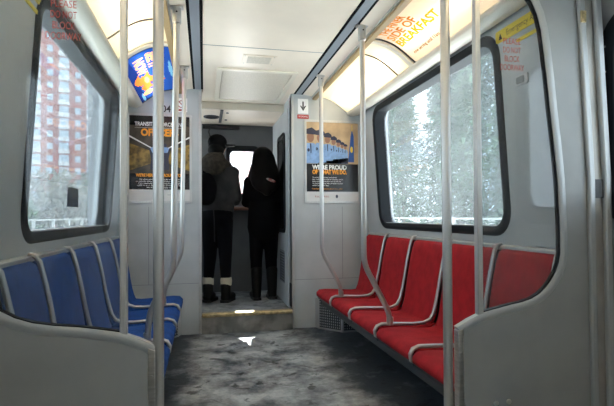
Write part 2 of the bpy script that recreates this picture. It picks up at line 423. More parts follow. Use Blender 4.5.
for i, (a, b_, ra, rb) in enumerate(((.36, .03, .10, .12), (.42, -.02, .07, .09), (.33, .07, .06, .05), (.39, .09, .05, .04), (.36, -.03, .045, .045))):
    g.cur = i % 2; f2 = ad_map(1, y0, y1, -.002-.0012*i); g.add(blob(f2, a, b_, ra, rb, 20, .08, i), [tuple(range(20))])
obj('food_picture', g, ['adbrown', 'adtan'], ad)
# left: blue advertisement
ad = empty('lit_advertisement', (-.8, 3.75, 2.1), 'backlit blue advertisement with orange block lettering above the far blue seats', 'advertisement')
y0, y1 = 3.20, 4.325
# one printed sheet: fine cells along the arc, each cell carrying the ink of the design there
NA, NB = 220, 66; W_, H_ = y1-y0, .36
cell = [[0]*NB for _ in range(NA)]
def inside(px, py, poly):
    c = False; j = len(poly)-1
    for i in range(len(poly)):
        if (poly[i][1] > py) != (poly[j][1] > py) and px < (poly[j][0]-poly[i][0])*(py-poly[i][1])/(poly[j][1]-poly[i][1])+poly[i][0]: c = not c
        j = i
    return c
def ink(poly, v_):
    a0, a1 = min(p[0] for p in poly), max(p[0] for p in poly); b0, b1 = min(p[1] for p in poly), max(p[1] for p in poly)
    for i in range(max(0, int((a0+W_/2)/W_*NA)-1), min(NA, int((a1+W_/2)/W_*NA)+2)):
        for j in range(max(0, int((b0+H_/2)/H_*NB)-1), min(NB, int((b1+H_/2)/H_*NB)+2)):
            if inside((i+.5)/NA*W_-W_/2, (j+.5)/NB*H_-H_/2, poly): cell[i][j] = v_
flat = lambda a, b: (a, b)
ink([(-.56, -.18), (.56, -.18), (.56, -.09), (.2, -.11), (-.2, -.08), (-.56, -.12)], 1)
ink([(.10, .10), (.56, .06), (.56, .03), (.15, .05)], 4); ink(blob(flat, .42, -.12, .12, .018), 4); ink(blob(flat, -.05, .15, .2, .012), 4)
for t_, size, ca, cb in (('SEE IT', .105, -.31, .055), ('NOW', .105, -.27, -.045)):
    vs, fs = text2d(t_, size, .006)
    for q in fs: ink([(vs[i][0]*1.15+ca, vs[i][1]+cb) for i in q], 3)
for a_, b_, ra, rb in ((.06, -.03, .15, .055), (.15, .05, .10, .04), (.0, -.10, .11, .04), (.22, -.05, .08, .05)): ink(blob(flat, a_, b_, ra, rb, 28, .25, a_*9), 2)
ink(blob(flat, .06, -.03, .08, .018), 3); ink(blob(flat, .13, .05, .05, .012), 3); ink(blob(flat, .36, -.06, .07, .05, 18, .1), 3); ink(blob(flat, .16, -.0, .02, .015), 1)
g = MB()
for i in range(NA+1):
    for j in range(NB+1):
        x_, z_ = arc(.5-(j/NB-.5), 0); g.v.append((-x_, (y0+y1)/2+(i/NA-.5)*W_, z_))
for i in range(NA):
    for j in range(NB): g.f.append([i*(NB+1)+j, (i+1)*(NB+1)+j, (i+1)*(NB+1)+j+1, i*(NB+1)+j+1]); g.m.append(cell[i][j])
obj('print', g, ['adblue', 'adblue2', 'adorange', 'adpeach', 'adskyblue'], ad, smooth=True)
housing(-1, y0, y1, ad); tubes(-1, y0, y1, ad)
for ya_, yb_ in ((y0+.004, y0+.024), (y1-.03, y1-.008)): obj('end_band', cove_strip(MB(), -1, ya_, yb_, -.003, 0, 1, .002), 'black', ad, smooth=True)

# ------------------------------------------------------------------ side walls, windows
def wall_side(s, nm, y0, y1, wy0, wy1, wz0=.985, wz1=1.965, r=.11):
    b = MB(); X = lambda z, o=0.: s*(wx(z)+o)
    inn = rrect(wy0-.045, wy1+.045, wz0-.04, wz1+.045, r+.02); out = rrect(y0, y1, .9, ZT, .0005)
    b.loft([[(X(z), y, z) for y, z in inn], [(X(z), y, z) for y, z in out]], caps=False)
    b.loft([[(X(z), y, z) for y, z in out], [(X(z, .13), y, z) for y, z in out], [(X(z, .13), y, z) for y, z in inn], [(X(z), y, z) for y, z in inn]], caps=False)
    b.box(*sorted((s*1.15, s*1.25)), y0, y1, -.05, .9)
    struct('wall_'+nm, b, 'wall')
def side_window(s, nm, y0, y1, z0=.985, z1=1.965, r=.10, sticker=False):
    X = lambda z, o=0.: s*(wx(z)+o)
    b = MB(); o_ = rrect(y0-.055, y1+.055, z0-.05, z1+.055, r+.045); i_ = rrect(y0, y1, z0, z1, r); m_ = rrect(y0-.045, y1+.045, z0-.04, z1+.045, r+.035)
    q_ = rrect(y0-.02, y1+.02, z0-.02, z1+.02, r+.015)
    L = lambda pts, o: [(X(z, o), y, z) for y, z in pts]
    b.loft([L(o_, 0.), L(m_, -.014), L(q_, -.016), L(i_, -.006), L(i_, .092), L(o_, .092)], ring=True, caps=False)
    fr = struct('window_%s' % nm, b, 'rubber', smooth=True, ang=50)
    p = rrect(y0-.01, y1+.01, z0-.01, z1+.01, r+.01)
    g = MB(); g.loft([L(p, .078), L(p, .084)])
    obj('pane', g, 'winglass', fr)
    sl = MB().box(*sorted((X(z0)+s*.004, X(z0)+s*.076)), y0+.06, y1-.06, z0+.0005, z0+.006)
    obj('sill', sl, 'alu', fr, bevel=.002, label='bright aluminium sill')
    return fr
wall_side(1, 'right', YW+.02, YE, 2.20, 3.95)
wall_side(-1, 'left', YW+.02, YE, 2.17, 3.93)
side_window(1, '1', 2.20, 3.95)
wl = side_window(-1, '2', 2.17, 3.93)
# rear part behind the viewer
for s, nm, wn in ((1, 'right_rear', '3'), (-1, 'left_rear', '4')):
    wall_side(s, nm, YB, .12, -2.2, -.3); side_window(s, wn, -2.2, -.3)
struct('wall_rear', MB().box(-1.36, 1.36, YB-.05, YB, -.05, 2.42), 'wall')

# sticker on the left pane
tag(obj('window_sticker', MB().box(-1.214, -1.211, 3.06, 3.31, 1.115, 1.235), mat('sticker_blue_black', (.02, .035, .07), .4, noise=.6, nscale=25), origin=(-1.212, 3.18, 1.175)), 'small dark blue rectangular sticker on the left window glass', 'sticker')

# emergency strips, wall plate
def wallmap(s, yc, zc, off=.004):
    def f(a, b): z = zc+b; return (s*(wx(z)-off), yc-s*a, z)
    return f
for s, sd in ((1, 'right'), (-1, 'left')):
    t = empty('emergency_alarm_strip', (s*1.09, 1.98, 1.95), 'yellow emergency alarm strip on the wall seen through the %s glass screen' % sd, 'alarm strip')
    F0 = wallmap(s, 1.965, 1.965, .001); F1 = wallmap(s, 1.965, 1.965, .006)
    P = rrect(-.20, .20, -.030, .030, .012, 3)
    obj('strip', MB().prism(P, F0, F1), 'yellow', t)
    P = rrect(-.04, .20, -.076, -.060, .006, 3); obj('touch_bar', MB().prism(P, F0, F1), 'yellow', t)
    F = wallmap(s, 1.965, 1.965, .0068)
    obj('lettering', text(MB(), 'Emergency Alarm', .042, lambda a, b_: F(a+.02, b_), .26), 'blackink', t); obj('symbol', MB().add([F(-.175, -.018), F(-.145, -.018), F(-.16, .016)], [(0, 1, 2)]), 'blackink', t)
pp = empty('wall_latch', (1.10, 1.99, 1.70), 'small grey outlined latch plate on the wall beside the right window', 'latch')
F0 = wallmap(1, 1.99, 1.705, .001); F1 = wallmap(1, 1.99, 1.705, .006); F2 = wallmap(1, 1.99, 1.705, .009)
obj('plate', MB().prism(rrect(-.045, .045, -.025, .025, .008, 3), F0, F1), 'alu', pp); obj('flap', MB().prism(rrect(-.035, .02, -.016, .016, .005, 3), F1, F2), 'panel', pp)

# ------------------------------------------------------------------ end wall with cab doorway
def endpoly(s):
    inner = -.43 if s < 0 else .39
    P = [(inner, 0), (inner, CEIL-.0)]
    P += [(s*.50, CEIL), (s*.60, 2.180)]+[(s*x, z-.001) for x, z in XC]+[(s*1.075, 2.045), (s*wx(2.0), 2.0), (s*1.15, .9), (s*1.15, 0)]
    return P
for s, nm in ((-1, 'left'), (1, 'right')):
    b = MB().prism(endpoly(s), lambda x, z: (x, YE, z), lambda x, z: (x, YE+.08, z))
    b.box(*sorted((s*.5, s*1.3)), YE+.02, YE+.08, 2.0, 2.42); b.box(*sorted((s*.45, s*1.3)), YE+.02, YE+.08, -.05, 2.1)
    struct('wall_end_'+nm, b, 'wall')
    # panel joints
    b = MB(); xi = -.43 if s < 0 else .39
    b.box(*sorted((xi, s*1.149)), YE-.0015, YE+.001, .452, .456)
    for x in (.885,): b.box(s*x-.002, s*x+.002, YE-.0015, YE+.001, .456, 1.14)
    struct('trim_%d' % (30+(s > 0)), b, 'slotgrey')
struct('trim_32', MB().box(-.455, -.43, YE-.012, YE+.08, 0.0, 2.18), 'alu', bevel=.004)
struct('trim_33', MB().box(.39, .415, YE-.012, YE+.08, 0.0, 2.18), 'alu', bevel=.004)
# cab shell
b = MB(); hl = rrect(4.62, 5.45, 1.0, 1.92, .08); ol = rrect(YE+.081, 5.60, 0, 2.42, .0005)
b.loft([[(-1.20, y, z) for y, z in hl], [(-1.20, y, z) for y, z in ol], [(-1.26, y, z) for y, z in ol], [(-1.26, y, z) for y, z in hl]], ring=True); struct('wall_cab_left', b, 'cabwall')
struct('window_6', MB().prism(rrect(4.61, 5.46, .99, 1.93, .08), lambda y, z: (-1.225, y, z), lambda y, z: (-1.230, y, z)), 'winglass')  # unseen side window, added to let daylight into the dim cab
b = MB().box(.40, .47, YE+.081, 5.60, .0, 2.42); struct('wall_cab_right', b, 'wall')
b = MB(); hole = rrect(-.13, .22, 1.30, 1.84, .06); outr = rrect(-.45, .47, .0, 2.42, .0005)
b.loft([[(x, 5.60, z) for x, z in hole], [(x, 5.60, z) for x, z in outr], [(x, 5.66, z) for x, z in outr], [(x, 5.66, z) for x, z in hole]], ring=True)
hd = rrect(-1.05, -.70, 1.40, 1.80, .06); od = rrect(-1.26, -.45, 0, 2.42, .0005)
b.loft([[(x, 5.60, z) for x, z in hd], [(x, 5.60, z) for x, z in od], [(x, 5.66, z) for x, z in od], [(x, 5.66, z) for x, z in hd]], ring=True)
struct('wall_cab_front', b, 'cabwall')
struct('window_7', MB().prism(rrect(-1.06, -.69, 1.39, 1.81, .06), lambda x, z: (x, 5.630, z), lambda x, z: (x, 5.635, z)), 'winglass')  # second front window, added out of view to brighten the cab
b = MB(); i_ = rrect(-.11, .20, 1.32, 1.82, .05); o_ = rrect(-.155, .245, 1.27, 1.885, .07)
b.loft([[(x, 5.598, z) for x, z in o_], [(x, 5.585, z) for x, z in o_], [(x, 5.585, z) for x, z in i_], [(x, 5.65, z) for x, z in i_], [(x, 5.65, z) for x, z in hole], [(x, 5.61, z) for x, z in hole]], ring=True)
wf = struct('window_5', b, 'rubber'); obj('pane', MB().prism(rrect(-.112, .202, 1.318, 1.822, .05), lambda x, z: (x, 5.635, z), lambda x, z: (x, 5.640, z)), glassmat('front_glass', (.95, .97, .97), 1, .08, 1.), wf)
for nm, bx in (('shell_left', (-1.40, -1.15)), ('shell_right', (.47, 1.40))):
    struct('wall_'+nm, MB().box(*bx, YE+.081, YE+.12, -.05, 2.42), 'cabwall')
# cab side door with narrow dark window
cd = empty('cab_side_door', (.40, 4.9, .165), 'grey cab side door with a narrow dark window right of the woman', 'door')
obj('leaf', MB().box(.388, .3995, 4.50, 5.30, .166, 2.10), 'wall', cd, bevel=.003)
b = MB(); o_ = rrect(4.64, 5.12, .88, 1.90, .07); i_ = rrect(4.68, 5.08, .92, 1.86, .05)
b.loft([[(.3878, y, z) for y, z in o_], [(.376, y, z) for y, z in o_], [(.376, y, z) for y, z in i_], [(.3878, y, z) for y, z in i_]], ring=True)
wn = obj('window_frame', b, 'rubber', cd)
obj('pane', MB().prism(i_, lambda y, z: (.3875, y, z), lambda y, z: (.382, y, z)), mat('dark_pane', (.015, .018, .02), .08), wn)
b = MB()
for k in range(11): b.box(.383, .3876, 4.72, 4.98, .385+k*.028, .397+k*.028)
gr = obj('vent_frame', MB().box(.385, .3879, 4.70, 5.00, .37, .70), 'slotgrey', cd, bevel=.002); obj('louvre', b, 'black', gr)
obj('handle', MB().tube([(.386, 5.2, 1.05), (.36, 5.2, 1.05), (.36, 5.2, 1.2), (.386, 5.2, 1.2)], .008, 10), 'steel', cd, smooth=True)
tag(obj('wall_vent_plate', MB().box(.382, .3905, YE+.005, YE+.075, .20, .42), 'black', origin=(.385, YE, .2), bevel=.004), 'black upright vent plate low on the right door jamb', 'vent plate')
tag(obj('front_shelf', MB().box(-.36, .36, 5.44, 5.598, 1.12, 1.16), mat('brown_desk', (.12, .05, .035), .5), origin=(0, 5.5, 1.12), bevel=.01), 'reddish brown shelf below the front window', 'shelf')
tag(obj('door_track', MB().box(-.42, .0, 5.55, 5.598, 2.07, 2.11), 'black', origin=(-.2, 5.57, 2.07), bevel=.004), 'black track over the front window at the ceiling edge', 'track')
cb = MB().tube([(-.34, 5.55, 2.08), (-.355, 5.54, 2.03), (-.34, 5.53, 1.98), (-.30, 5.53, 1.95), (-.26, 5.55, 1.93), (-.26, 5.59, 1.90)], .009, 8)
tag(obj('cable', cb, 'black', smooth=True, origin=(-.3, 5.55, 2.0)), 'short black cable hanging from the track in the cab corner', 'cable')

# car number, signs
E0 = lambda xc, zc, o=.0015: (lambda a, b: (xc+a, YE-o, zc+b))
tag(obj('car_number', text(MB(), '04', .085, E0(-.735, 2.005, .0016), .075, .0015), 'blackink', origin=(-.765, YE, 2.0)), 'black car number 04 on the end wall above the left poster', 'number')
sg = empty('arrow_sign', (.50, YE, 2.05), 'white sign with a black down arrow beside the cab doorway', 'sign')
obj('board', MB().box(.455, .555, YE-.006, YE-.0005, 2.015, 2.155), 'whiteink', sg, bevel=.002)
F = E0(.505, 2.085, .0068); b = MB()
b.add([F(*p) for p in ((-.007, .045), (.007, .045), (.007, -.015), (-.007, -.015))], [(0, 1, 2, 3)])
b.add([F(*p) for p in ((-.030, .005), (0, -.045), (.030, .005), (.018, .005), (0, -.022), (-.018, .005))], [(0, 1, 4, 5), (1, 2, 3, 4)])
obj('arrow', b, 'blackink', sg)
sg = empty('red_sign', (.50, YE, 1.98), 'small red sign plate under the down arrow sign', 'sign')
obj('board', MB().box(.450, .560, YE-.006, YE-.0005, 1.968, 2.006), mat('sign_red', (.38, .02, .02), .4), sg, bevel=.002)
obj('lettering', text(MB(), 'NO SMOKING', .022, E0(.505, 1.987, .0068), .09), 'whiteink', sg)
sg = empty('prohibition_sign', (-.60, YE, 2.05), 'small white and red prohibition sign on the left end wall between the poles', 'sign')
obj('board', MB().box(-.655, -.555, YE-.006, YE-.0005, 1.985, 2.11), 'whiteink', sg, bevel=.002)
F = E0(-.605, 2.055, .0068); b = MB(); b.loft([[F(.034*math.cos(i*pi/12), .034*math.sin(i*pi/12)) for i in range(24)], [F(.026*math.cos(i*pi/12), .026*math.sin(i*pi/12)) for i in range(24)]], caps=False)
b.add([F(-.026, .020), (F(-.020, .026)), F(.026, -.020), F(.020, -.026)], [(0, 1, 2, 3)]); b.add([F(x, z) for x, z in ((-.042, -.062), (.042, -.062), (.042, -.045), (-.042, -.045))], [(0, 1, 2, 3)])
obj('symbol', b, 'redink', sg)

# ------------------------------------------------------------------ posters
def poster(xc, label):
    t = empty('poster', (xc, YE, 1.565), label, 'poster')
    w, h = .275, .395
    b = MB(); o_ = rrect(-w, w, -h, h, .008, 2); i_ = rrect(-w+.02, w-.02, -h+.02, h-.02, .004, 2)
    P = lambda pts, o: [(xc+a, YE-o, 1.565+c) for a, c in pts]
    b.loft([P(o_, .0005), P(o_, .014), P(i_, .014), P(i_, .0005)], ring=True); obj('frame', b, 'alu', t, bevel=.002)
    obj('paper', MB().box(xc-w+.019, xc+w-.019, YE-.006, YE-.001, 1.565-h+.019, 1.565+h-.019), 'paperblack', t)
    return t, (lambda o: (lambda a, b_: (xc+a, YE-.006-o, 1.565+b_)))
def quad(mb, F, a0, a1, b0, b1): return mb.add([F(a0, b0), F(a1, b0), F(a1, b1), F(a0, b1)], [(0, 1, 2, 3)])
def disc(mb, F, ca, cb, ra, rb, n=14): return mb.add([F(ca+ra*math.cos(i*2*pi/n), cb+rb*math.sin(i*2*pi/n)) for i in range(n)], [tuple(range(n))])
# left poster
t, PM = poster(-.79, 'black transit poster with orange OFFICERS headline on the left end wall')
F = PM(.001); b = MB(); b.cur = 0
quad(b, F, -.255, .255, -.135, .29); F = PM(.0014); b.cur = 1
b.add([F(*p) for p in ((-.255, .13), (-.06, .06), (-.06, -.04), (-.255, -.11))], [(0, 1, 2, 3)]); b.add([F(*p) for p in ((.255, .13), (.06, .06), (.06, -.04), (.255, -.11))], [(0, 1, 2, 3)])
b.cur = 2; F = PM(.002)
for s in (-1, 1):
    b.add([F(*p) for p in ((s*.255, .20), (s*.05, .085), (s*.05, .075), (s*.255, .185))], [(0, 1, 2, 3)])
b.cur = 3; F = PM(.0026)
for s in (-1, 1):
    disc(b, F, s*.045, .115, .014, .018); b.add([F(s*.045+a, c) for a, c in ((-.035, -.10), (.035, -.10), (.03, .0), (.045, .08), (.018, .1), (-.018, .1), (-.045, .08), (-.03, 0))], [tuple(range(8))])
b.cur = 4; F = PM(.0032)
for s in (-1, 1): b.add([F(s*.045+a, c) for a, c in ((-.02, .05), (.02, .05), (.035, .09), (.015, .1), (-.015, .1), (-.035, .09))], [tuple(range(6))])
obj('picture', b, ['station2', 'station1', 'whiteink', 'navy', 'shirt'], t)
obj('footer', quad(MB(), PM(.001), -.256, .256, -.376, -.275), 'paperwhite', t)
F = PM(.004); b = MB(); obj('headline', text(MB(), 'TRANSIT ENFORCEMENT', .048, lambda a, c: F(a, c+.300), .42, .001), 'whiteink', t, label='white lettering'); obj('rule', quad(MB(), F, -.21, .21, .268, .270), 'whiteink', t)
for k, w in enumerate((.34, .40, .36, .38, .22)):
    text(b, ['Our officers patrol the system every day to keep you safe', 'on subways, trains, streetcars and buses across the city', 'If you need help or see something that is not right', 'speak to us or to any member of our transit staff', 'we are here to help you'][k], .017, lambda a, c: F(a, c-.185-k*.018), w)
obj('small_print', b, 'whiteink', t, label='small white lettering')
b = MB(); obj('headline', text(MB(), 'OFFICERS', .085, lambda a, c: F(a, c+.225), .32, .004), 'orangeink', t, label='large orange lettering'); text(b, "WE'RE HERE ALL AROUND YOU", .036, lambda a, c: F(a, c-.150), .40, .002)
obj('headline', b, 'orangeink', t, label='orange lettering')
F = PM(.002); obj('footer_mark', text(MB(), 'ttc', .03, lambda a, c: F(a-.02, c-.32), .05), 'slotgrey', t); obj('footer_mark', text(MB(), 'transit.ca', .02, lambda a, c: F(a+.10, c-.32), .07), 'slotgrey', t)
# right poster
t, PM = poster(.79, "black poster with photo of uniformed officers on the right end wall")
F = PM(.001); b = MB(); b.cur = 0; quad(b, F, -.255, .255, -.02, .375)
offs = [(-.215, .245, .062), (-.125, .240, .054), (-.050, .222, .046), (.010, .200, .038), (.058, .178, .032), (.096, .160, .027), (.128, .146, .023)]
for i, (a, c, r) in enumerate(reversed(offs)):
    F = PM(.0014+.0005*i)
    b.cur = 1; b.add([F(max(-.255, a+x*r), max(-.018, c+z*r)) for x, z in ((-1.15, -6), (1.15, -6), (1.1, -2.0), (.6, -1.15), (-.6, -1.15), (-1.15, -2.0))], [tuple(range(6))])
    b.cur = 3; b.add([F(max(-.255, a+x*r), max(-.018, c+z*r)) for x, z in ((-1.15, -8), (1.15, -8), (1.15, -4.6), (-1.15, -4.6))], [(0, 1, 2, 3)])
    F = PM(.0017+.0005*i)
    b.cur = 2; b.add([F(max(-.255, a+r*.55*math.cos(k*pi/6)), c-.25*r+r*.78*math.sin(k*pi/6)) for k in range(12)], [tuple(range(12))])
    F = PM(.0019+.0005*i)
    b.cur = 3; b.add([F(max(-.255, a+x*r), c+z*r) for x, z in ((-.75, .25), (.95, .15), (.85, .8), (.2, 1.25), (-.7, 1.0))], [tuple(range(5))])
    b.add([F(max(-.255, a+x*r), max(-.018, c+z*r)) for x, z in ((-.1, -1.2), (.1, -1.2), (.14, -2.6), (-.02, -2.7))], [(0, 1, 2, 3)])
    disc(b, F, max(-.235, a-.55*r), c-2.2*r, .2*r, .28*r)
b.cur = 4; F = PM(.0012); b.add([F(*p) for p in ((.155, .0), (.215, .0), (.212, .25), (.195, .31), (.18, .25))], [tuple(range(5))])
b.cur = 5; F = PM(.0016); disc(b, F, .19, .12, .013, .03); quad(b, F, .193, .198, .3, .36)
obj('picture', b, ['tanback', 'shirt', 'face', 'navy', 'flag', 'yellow'], t)
obj('footer', quad(MB(), PM(.001), -.256, .256, -.376, -.285), 'paperwhite', t)
F = PM(.006); b = MB(); obj('headline', text(MB(), "WE'RE PROUD", .058, lambda a, c: F(a-.03, c-.055), .34, .002), 'whiteink', t, label='white lettering')
for k, w in enumerate((.24, .30, .28, .30, .16)):
    text(b, ['The men and women who keep transit safe wear', 'their uniform with pride on every line and in', 'every station because this is our city too and', 'we are proud to look after everyone who rides', 'with us each day'][k], .018, lambda a, c: F(a-.20+w/2, c-.150-k*.019), w)
obj('small_print', b, 'whiteink', t, label='small white lettering')
b = MB(); obj('headline', text(MB(), 'OF WHAT WE DO.', .055, lambda a, c: F(a-.03, c-.100), .34, .003), 'orangeink', t, label='large orange lettering'); text(b, 'To find out more about our officers visit us online', .018, lambda a, c: F(a-.055, c-.258), .30)
obj('headline', b, 'orangeink', t, label='orange lettering')
F = PM(.002)
for a in (-.15, -.06): obj('footer_mark', text(MB(), 'ttc', .03, lambda x, c: F(x+a, c-.33), .05), 'redink', t)
obj('crest', disc(MB(), PM(.0022), .04, -.33, .012, .017), 'navy', t)

# ------------------------------------------------------------------ draught screens
GP = [(.69, .652), (.76, .666), (.82, .678), (.872, .686), (.916, .698), (.955, .717), (.988, .744), (1.016, .775), (1.038, .810), (1.052, .845), (1.060, .885), (1.060, 1.0), (1.052, 1.197), (1.036, 1.36), (1.020, 1.493), (1.007, 1.62), (.992, 1.747), (.980, 1.83), (.963, 1.894), (.938, 1.945), (.90, 1.985), (.85, 2.01), (.78, 2.02), (.69, 2.02)]
def off2(P, d):
    out = []
    for i, p in enumerate(P):
        a = Vector(P[max(i-1, 0)]); c = Vector(P[min(i+1, len(P)-1)]); t = (c-a).normalized(); nrm = Vector((t.y, -t.x)); out.append((p[0]+nrm.x*d, p[1]+nrm.y*d))
    return out
GPR = GP
def screen(s, sd, group):
    GP = GPR if s > 0 else [(x+(.080+.025*max(0, min(1, (z-1.3)/.4)))*max(0, min(1, (x-.80)/.2)), z) for x, z in GPR]
    t = empty('glass_screen', (s*.86, YW, 0), 'grey draught screen with curved glass pane %s' % sd, 'partition')
    y = lambda o: (lambda a, b: (s*a, YW+o, b))
    rail0 = [(.575, .600), (.63, .628)]
    edge = rail0+GP
    outp = [(.675, 2.165), (.76, 2.135), (.85, 2.085), (.925, 2.035), (.95, 2.005), (1.0, 1.995), (1.07, 2.03), (1.125, 2.05), (1.150, 1.98), (1.190, 1.2), (1.195, 0.002), (.575, 0.002)]
    P = off2(edge, .012)+[(.69, 2.05)]+outp
    obj('lower_panel', MB().prism(P, y(-.012), y(.012)), 'panel', t)
    # rolled aluminium rim following the glass edge
    o1 = off2(edge, -.004); o2 = off2(edge, .030)
    b = MB(); prof = []
    for p, q in zip(o1, o2):
        m1 = (p[0]*.7+q[0]*.3, p[1]*.7+q[1]*.3); m2 = (p[0]*.3+q[0]*.7, p[1]*.3+q[1]*.7)
        prof.append([y(-.013)(*p), y(-.018)(*m1), y(-.016)(*m2), y(-.013)(*q), y(.013)(*q), y(.016)(*m2), y(.018)(*m1), y(.013)(*p)])
    b.loft(prof); obj('rim', b, 'trimpaint', t, smooth=True, ang=50)
    g1 = off2(GP, -.004); g2 = off2(GP, -.0085); b = MB()
    b.loft([[y(-.010)(*p), y(-.010)(*q), y(.010)(*q), y(.010)(*p)] for p, q in zip(g1, g2)]); obj('gasket', b, 'rubber', t)
    gl = off2(GP, -.005)
    pane = obj('glass_pane', MB().prism(gl+[], y(-.003), y(.003)), 'scrglass', t)
    xt = .842 if s > 0 else -.872; b = MB()
    for k, w in enumerate(('PLEASE', 'DO NOT', 'BLOCK', 'DOORWAY')):
        text(b, w, .036, lambda a, c: (xt+a, YW-.0042, 1.770-k*.0365+c), (.080, .082, .070, .112)[k], .0)
    obj('lettering', b, 'redink', pane, label='red warning lettering')
    obj('post', MB().prism([(.668, .645), (.692, .652), (.692, 2.10), (.668, 2.13)], y(-.014), y(.014)), 'alu', t, bevel=.004)
    b = MB().prism([(.575, .002), (.600, .002), (.600, .60), (.575, .59)], y(-.018), y(.018)); obj('edge_channel', b, 'steel', t, bevel=.003)
    for (px, pz) in ((.742, .288), (.800, .290)): obj('bolt', MB().cyl((s*px, YW-.012, pz), (0, -1, 0), .011, .006, 12), 'steel', t, bevel=.002)
    for pz in (.232, .262, .50): obj('screw', MB().cyl((s*.588, YW-.018, pz), (0, -1, 0), .006, .004, 10), 'steel', t)
    # door pocket pillar
    p = empty('door_pillar', (s*1.24, YW-.02, 0), 'stainless door pillar with two bright edge trims %s' % sd, 'pillar')
    yy = lambda o: (lambda a, b: (s*a, YW+o, b))
    A = [(1.195, .002), (1.190, 1.2), (1.150, 1.98), (1.143, 2.055)]
    sh = lambda d: [(x+d, z) for x, z in A]
    obj('infill', MB().prism(sh(.0)+sh(.11)[::-1], yy(-.010), yy(.012)), 'pillar', p)
    obj('edge_trim', MB().prism(sh(.0)+sh(.030)[::-1], yy(-.030), yy(-.0105)), 'trimpaint', p, bevel=.006, label='bright inner edge trim')
    obj('edge_trim', MB().prism(sh(.078)+sh(.110)[::-1], yy(-.034), yy(-.0105)), 'trimpaint', p, bevel=.006, label='bright outer edge trim')
    obj('black_insert', MB().prism([(1.222, 1.12), (1.268, 1.12), (1.266, 1.20), (1.220, 1.20)], yy(-.020), yy(-.0105)), 'black', p)
    h = obj('catch', MB().box(*sorted((s*1.152, s*1.178)), YW-.040, YW-.0305, 1.865, 1.915), 'brass', p, bevel=.003)
    for z in (1.875, 1.905): obj('catch_screw', MB().cyl((s*1.165, YW-.040, z), (0, -1, 0), .008, .004, 10), 'brass', h)
    # wall return beside pillar
    struct('wall_return_'+('right' if s > 0 else 'left'), MB().box(*sorted((s*1.35, s*1.40)), YW-.03, YW+.3, -.05, 2.42).box(*sorted((s*1.15, s*1.36)), YW+.19, YW+.24, 0, 2.06), 'panel')
screen(1, 'in front of the red seats', None)
screen(-1, 'in front of the blue seats', None)

# side doors (two leaves each side)
for s, sd in ((1, 'right'), (-1, 'left')):
    for k, (a, b_) in enumerate(((.985, 1.86), (.10, .975))):
        d = empty('sliding_door', (s*1.32, (a+b_)/2, 0), '%s leaf of the %s side sliding doors with black rubber window frame' % (('front', 'rear')[k], sd), 'door')
        wy0, wy1 = a+.13, b_-.12
        X = lambda o: (lambda y, z: (s*(1.31+o), y, z))
        hole = rrect(wy0+.04, wy1-.04, 1.06, 1.86, .10); outr = rrect(a, b_, .005, 2.10, .0005)
        m = MB(); L = lambda pts, o: [X(o)(*p) for p in pts]
        m.loft([L(hole, 0), L(outr, 0), L(outr, .035), L(hole, .035)], ring=True); obj('panel', m, 'panel', d)
        i_ = rrect(wy0+.07, wy1-.07, 1.09, 1.83, .09); o_ = rrect(wy0, wy1, 1.00, 1.92, .14)
        m = MB(); m.loft([L(o_, -.001), L(o_, -.012), L(i_, -.012), L(i_, .03), L(hole, .03), L(hole, -.001)], ring=True); wf = obj('window_frame', m, 'rubber', d, bevel=.004)
        obj('pane', MB().prism(rrect(wy0+.065, wy1-.065, 1.085, 1.835, .09), X(.012), X(.016)), 'winglass', wf)
        for q, (yy_, zz) in enumerate([(wy1-.03, z) for z in (1.15, 1.28, 1.41, 1.54, 1.67, 1.78)]): obj('screw', MB().cyl((s*1.298, yy_, zz), (-s, 0, 0), .004, .003, 8), 'steel', wf)
    b = MB().box(*sorted((s*1.345, s*1.40)), -.2, 1.9, 2.0, 2.42).box(*sorted((s*1.06, s*1.36)), .1, YW, 2.055, 2.10)
    b.box(*sorted((s*1.15, s*1.36)), .04, .10, 0, 2.42); b.box(*sorted((s*1.355, s*1.40)), -.1, 1.95, -.06, .05)
    struct('wall_door_surround_'+sd, b, 'panel')

# ------------------------------------------------------------------ poles
def pole(label, x, y, pts, top, r=.0165, flange=True, floor=False):
    t = empty('grab_pole', (pts[-1][0], y, pts[-1][1]), label, 'pole')
    path = [(p[0], y, p[1]) for p in pts]
    # round the bends
    out = [Vector(path[0])]
    for i in range(1, len(path)-1):
        a, b, c = map(Vector, path[i-1:i+2]); d0 = (a-b).normalized()*min(.06, (a-b).length*.4); d1 = (c-b).normalized()*min(.06, (c-b).length*.4)
        for k in range(7): u = k/6; out.append((b+d0)*(1-u)**2+b*2*u*(1-u)+(b+d1)*u*u)
    out.append(Vector(path[-1]))
    obj('tube', MB().tube(out, r, 18), 'chrome', t, smooth=True)
    obj('ceiling_socket', MB().tube([(pts[0][0], y, top), (pts[0][0], y, top-.085), (pts[0][0], y, top-.088)], [r*1.4, r*1.4, r*1.1], 18), 'chrome', t, smooth=True)
    obj('flange', MB().box(pts[0][0]-.035, pts[0][0]+.035, y-.02, y+.02, top-.004, top+.004), 'steel', t, bevel=.002)
    obj('screw', MB().cyl((pts[0][0], y-r*1.35, top-.03), (0, -1, 0), .005, .004, 8), 'black', t)
    if floor: obj('floor_socket', MB().tube([(pts[-1][0], y, .001), (pts[-1][0], y, .03)], r*1.6, 18), 'steel', t, smooth=True)
    else: obj('seat_clamp', MB().tube([(pts[-1][0], y, pts[-1][1]+.035), (pts[-1][0], y, pts[-1][1]-.012)], r*1.25, 18), 'chrome', t, smooth=True)
CT = 2.192
pole('bent steel pole rising from the bar between first and second far red seats', 1, 3.70, [(.523, CT), (.523, .757), (.672, .487), (.680, .402)], CT)
pole('bent steel pole rising between third and fourth far red seats', 1, 2.68, [(.523, CT), (.525, .761), (.677, .475), (.686, .402)], CT)
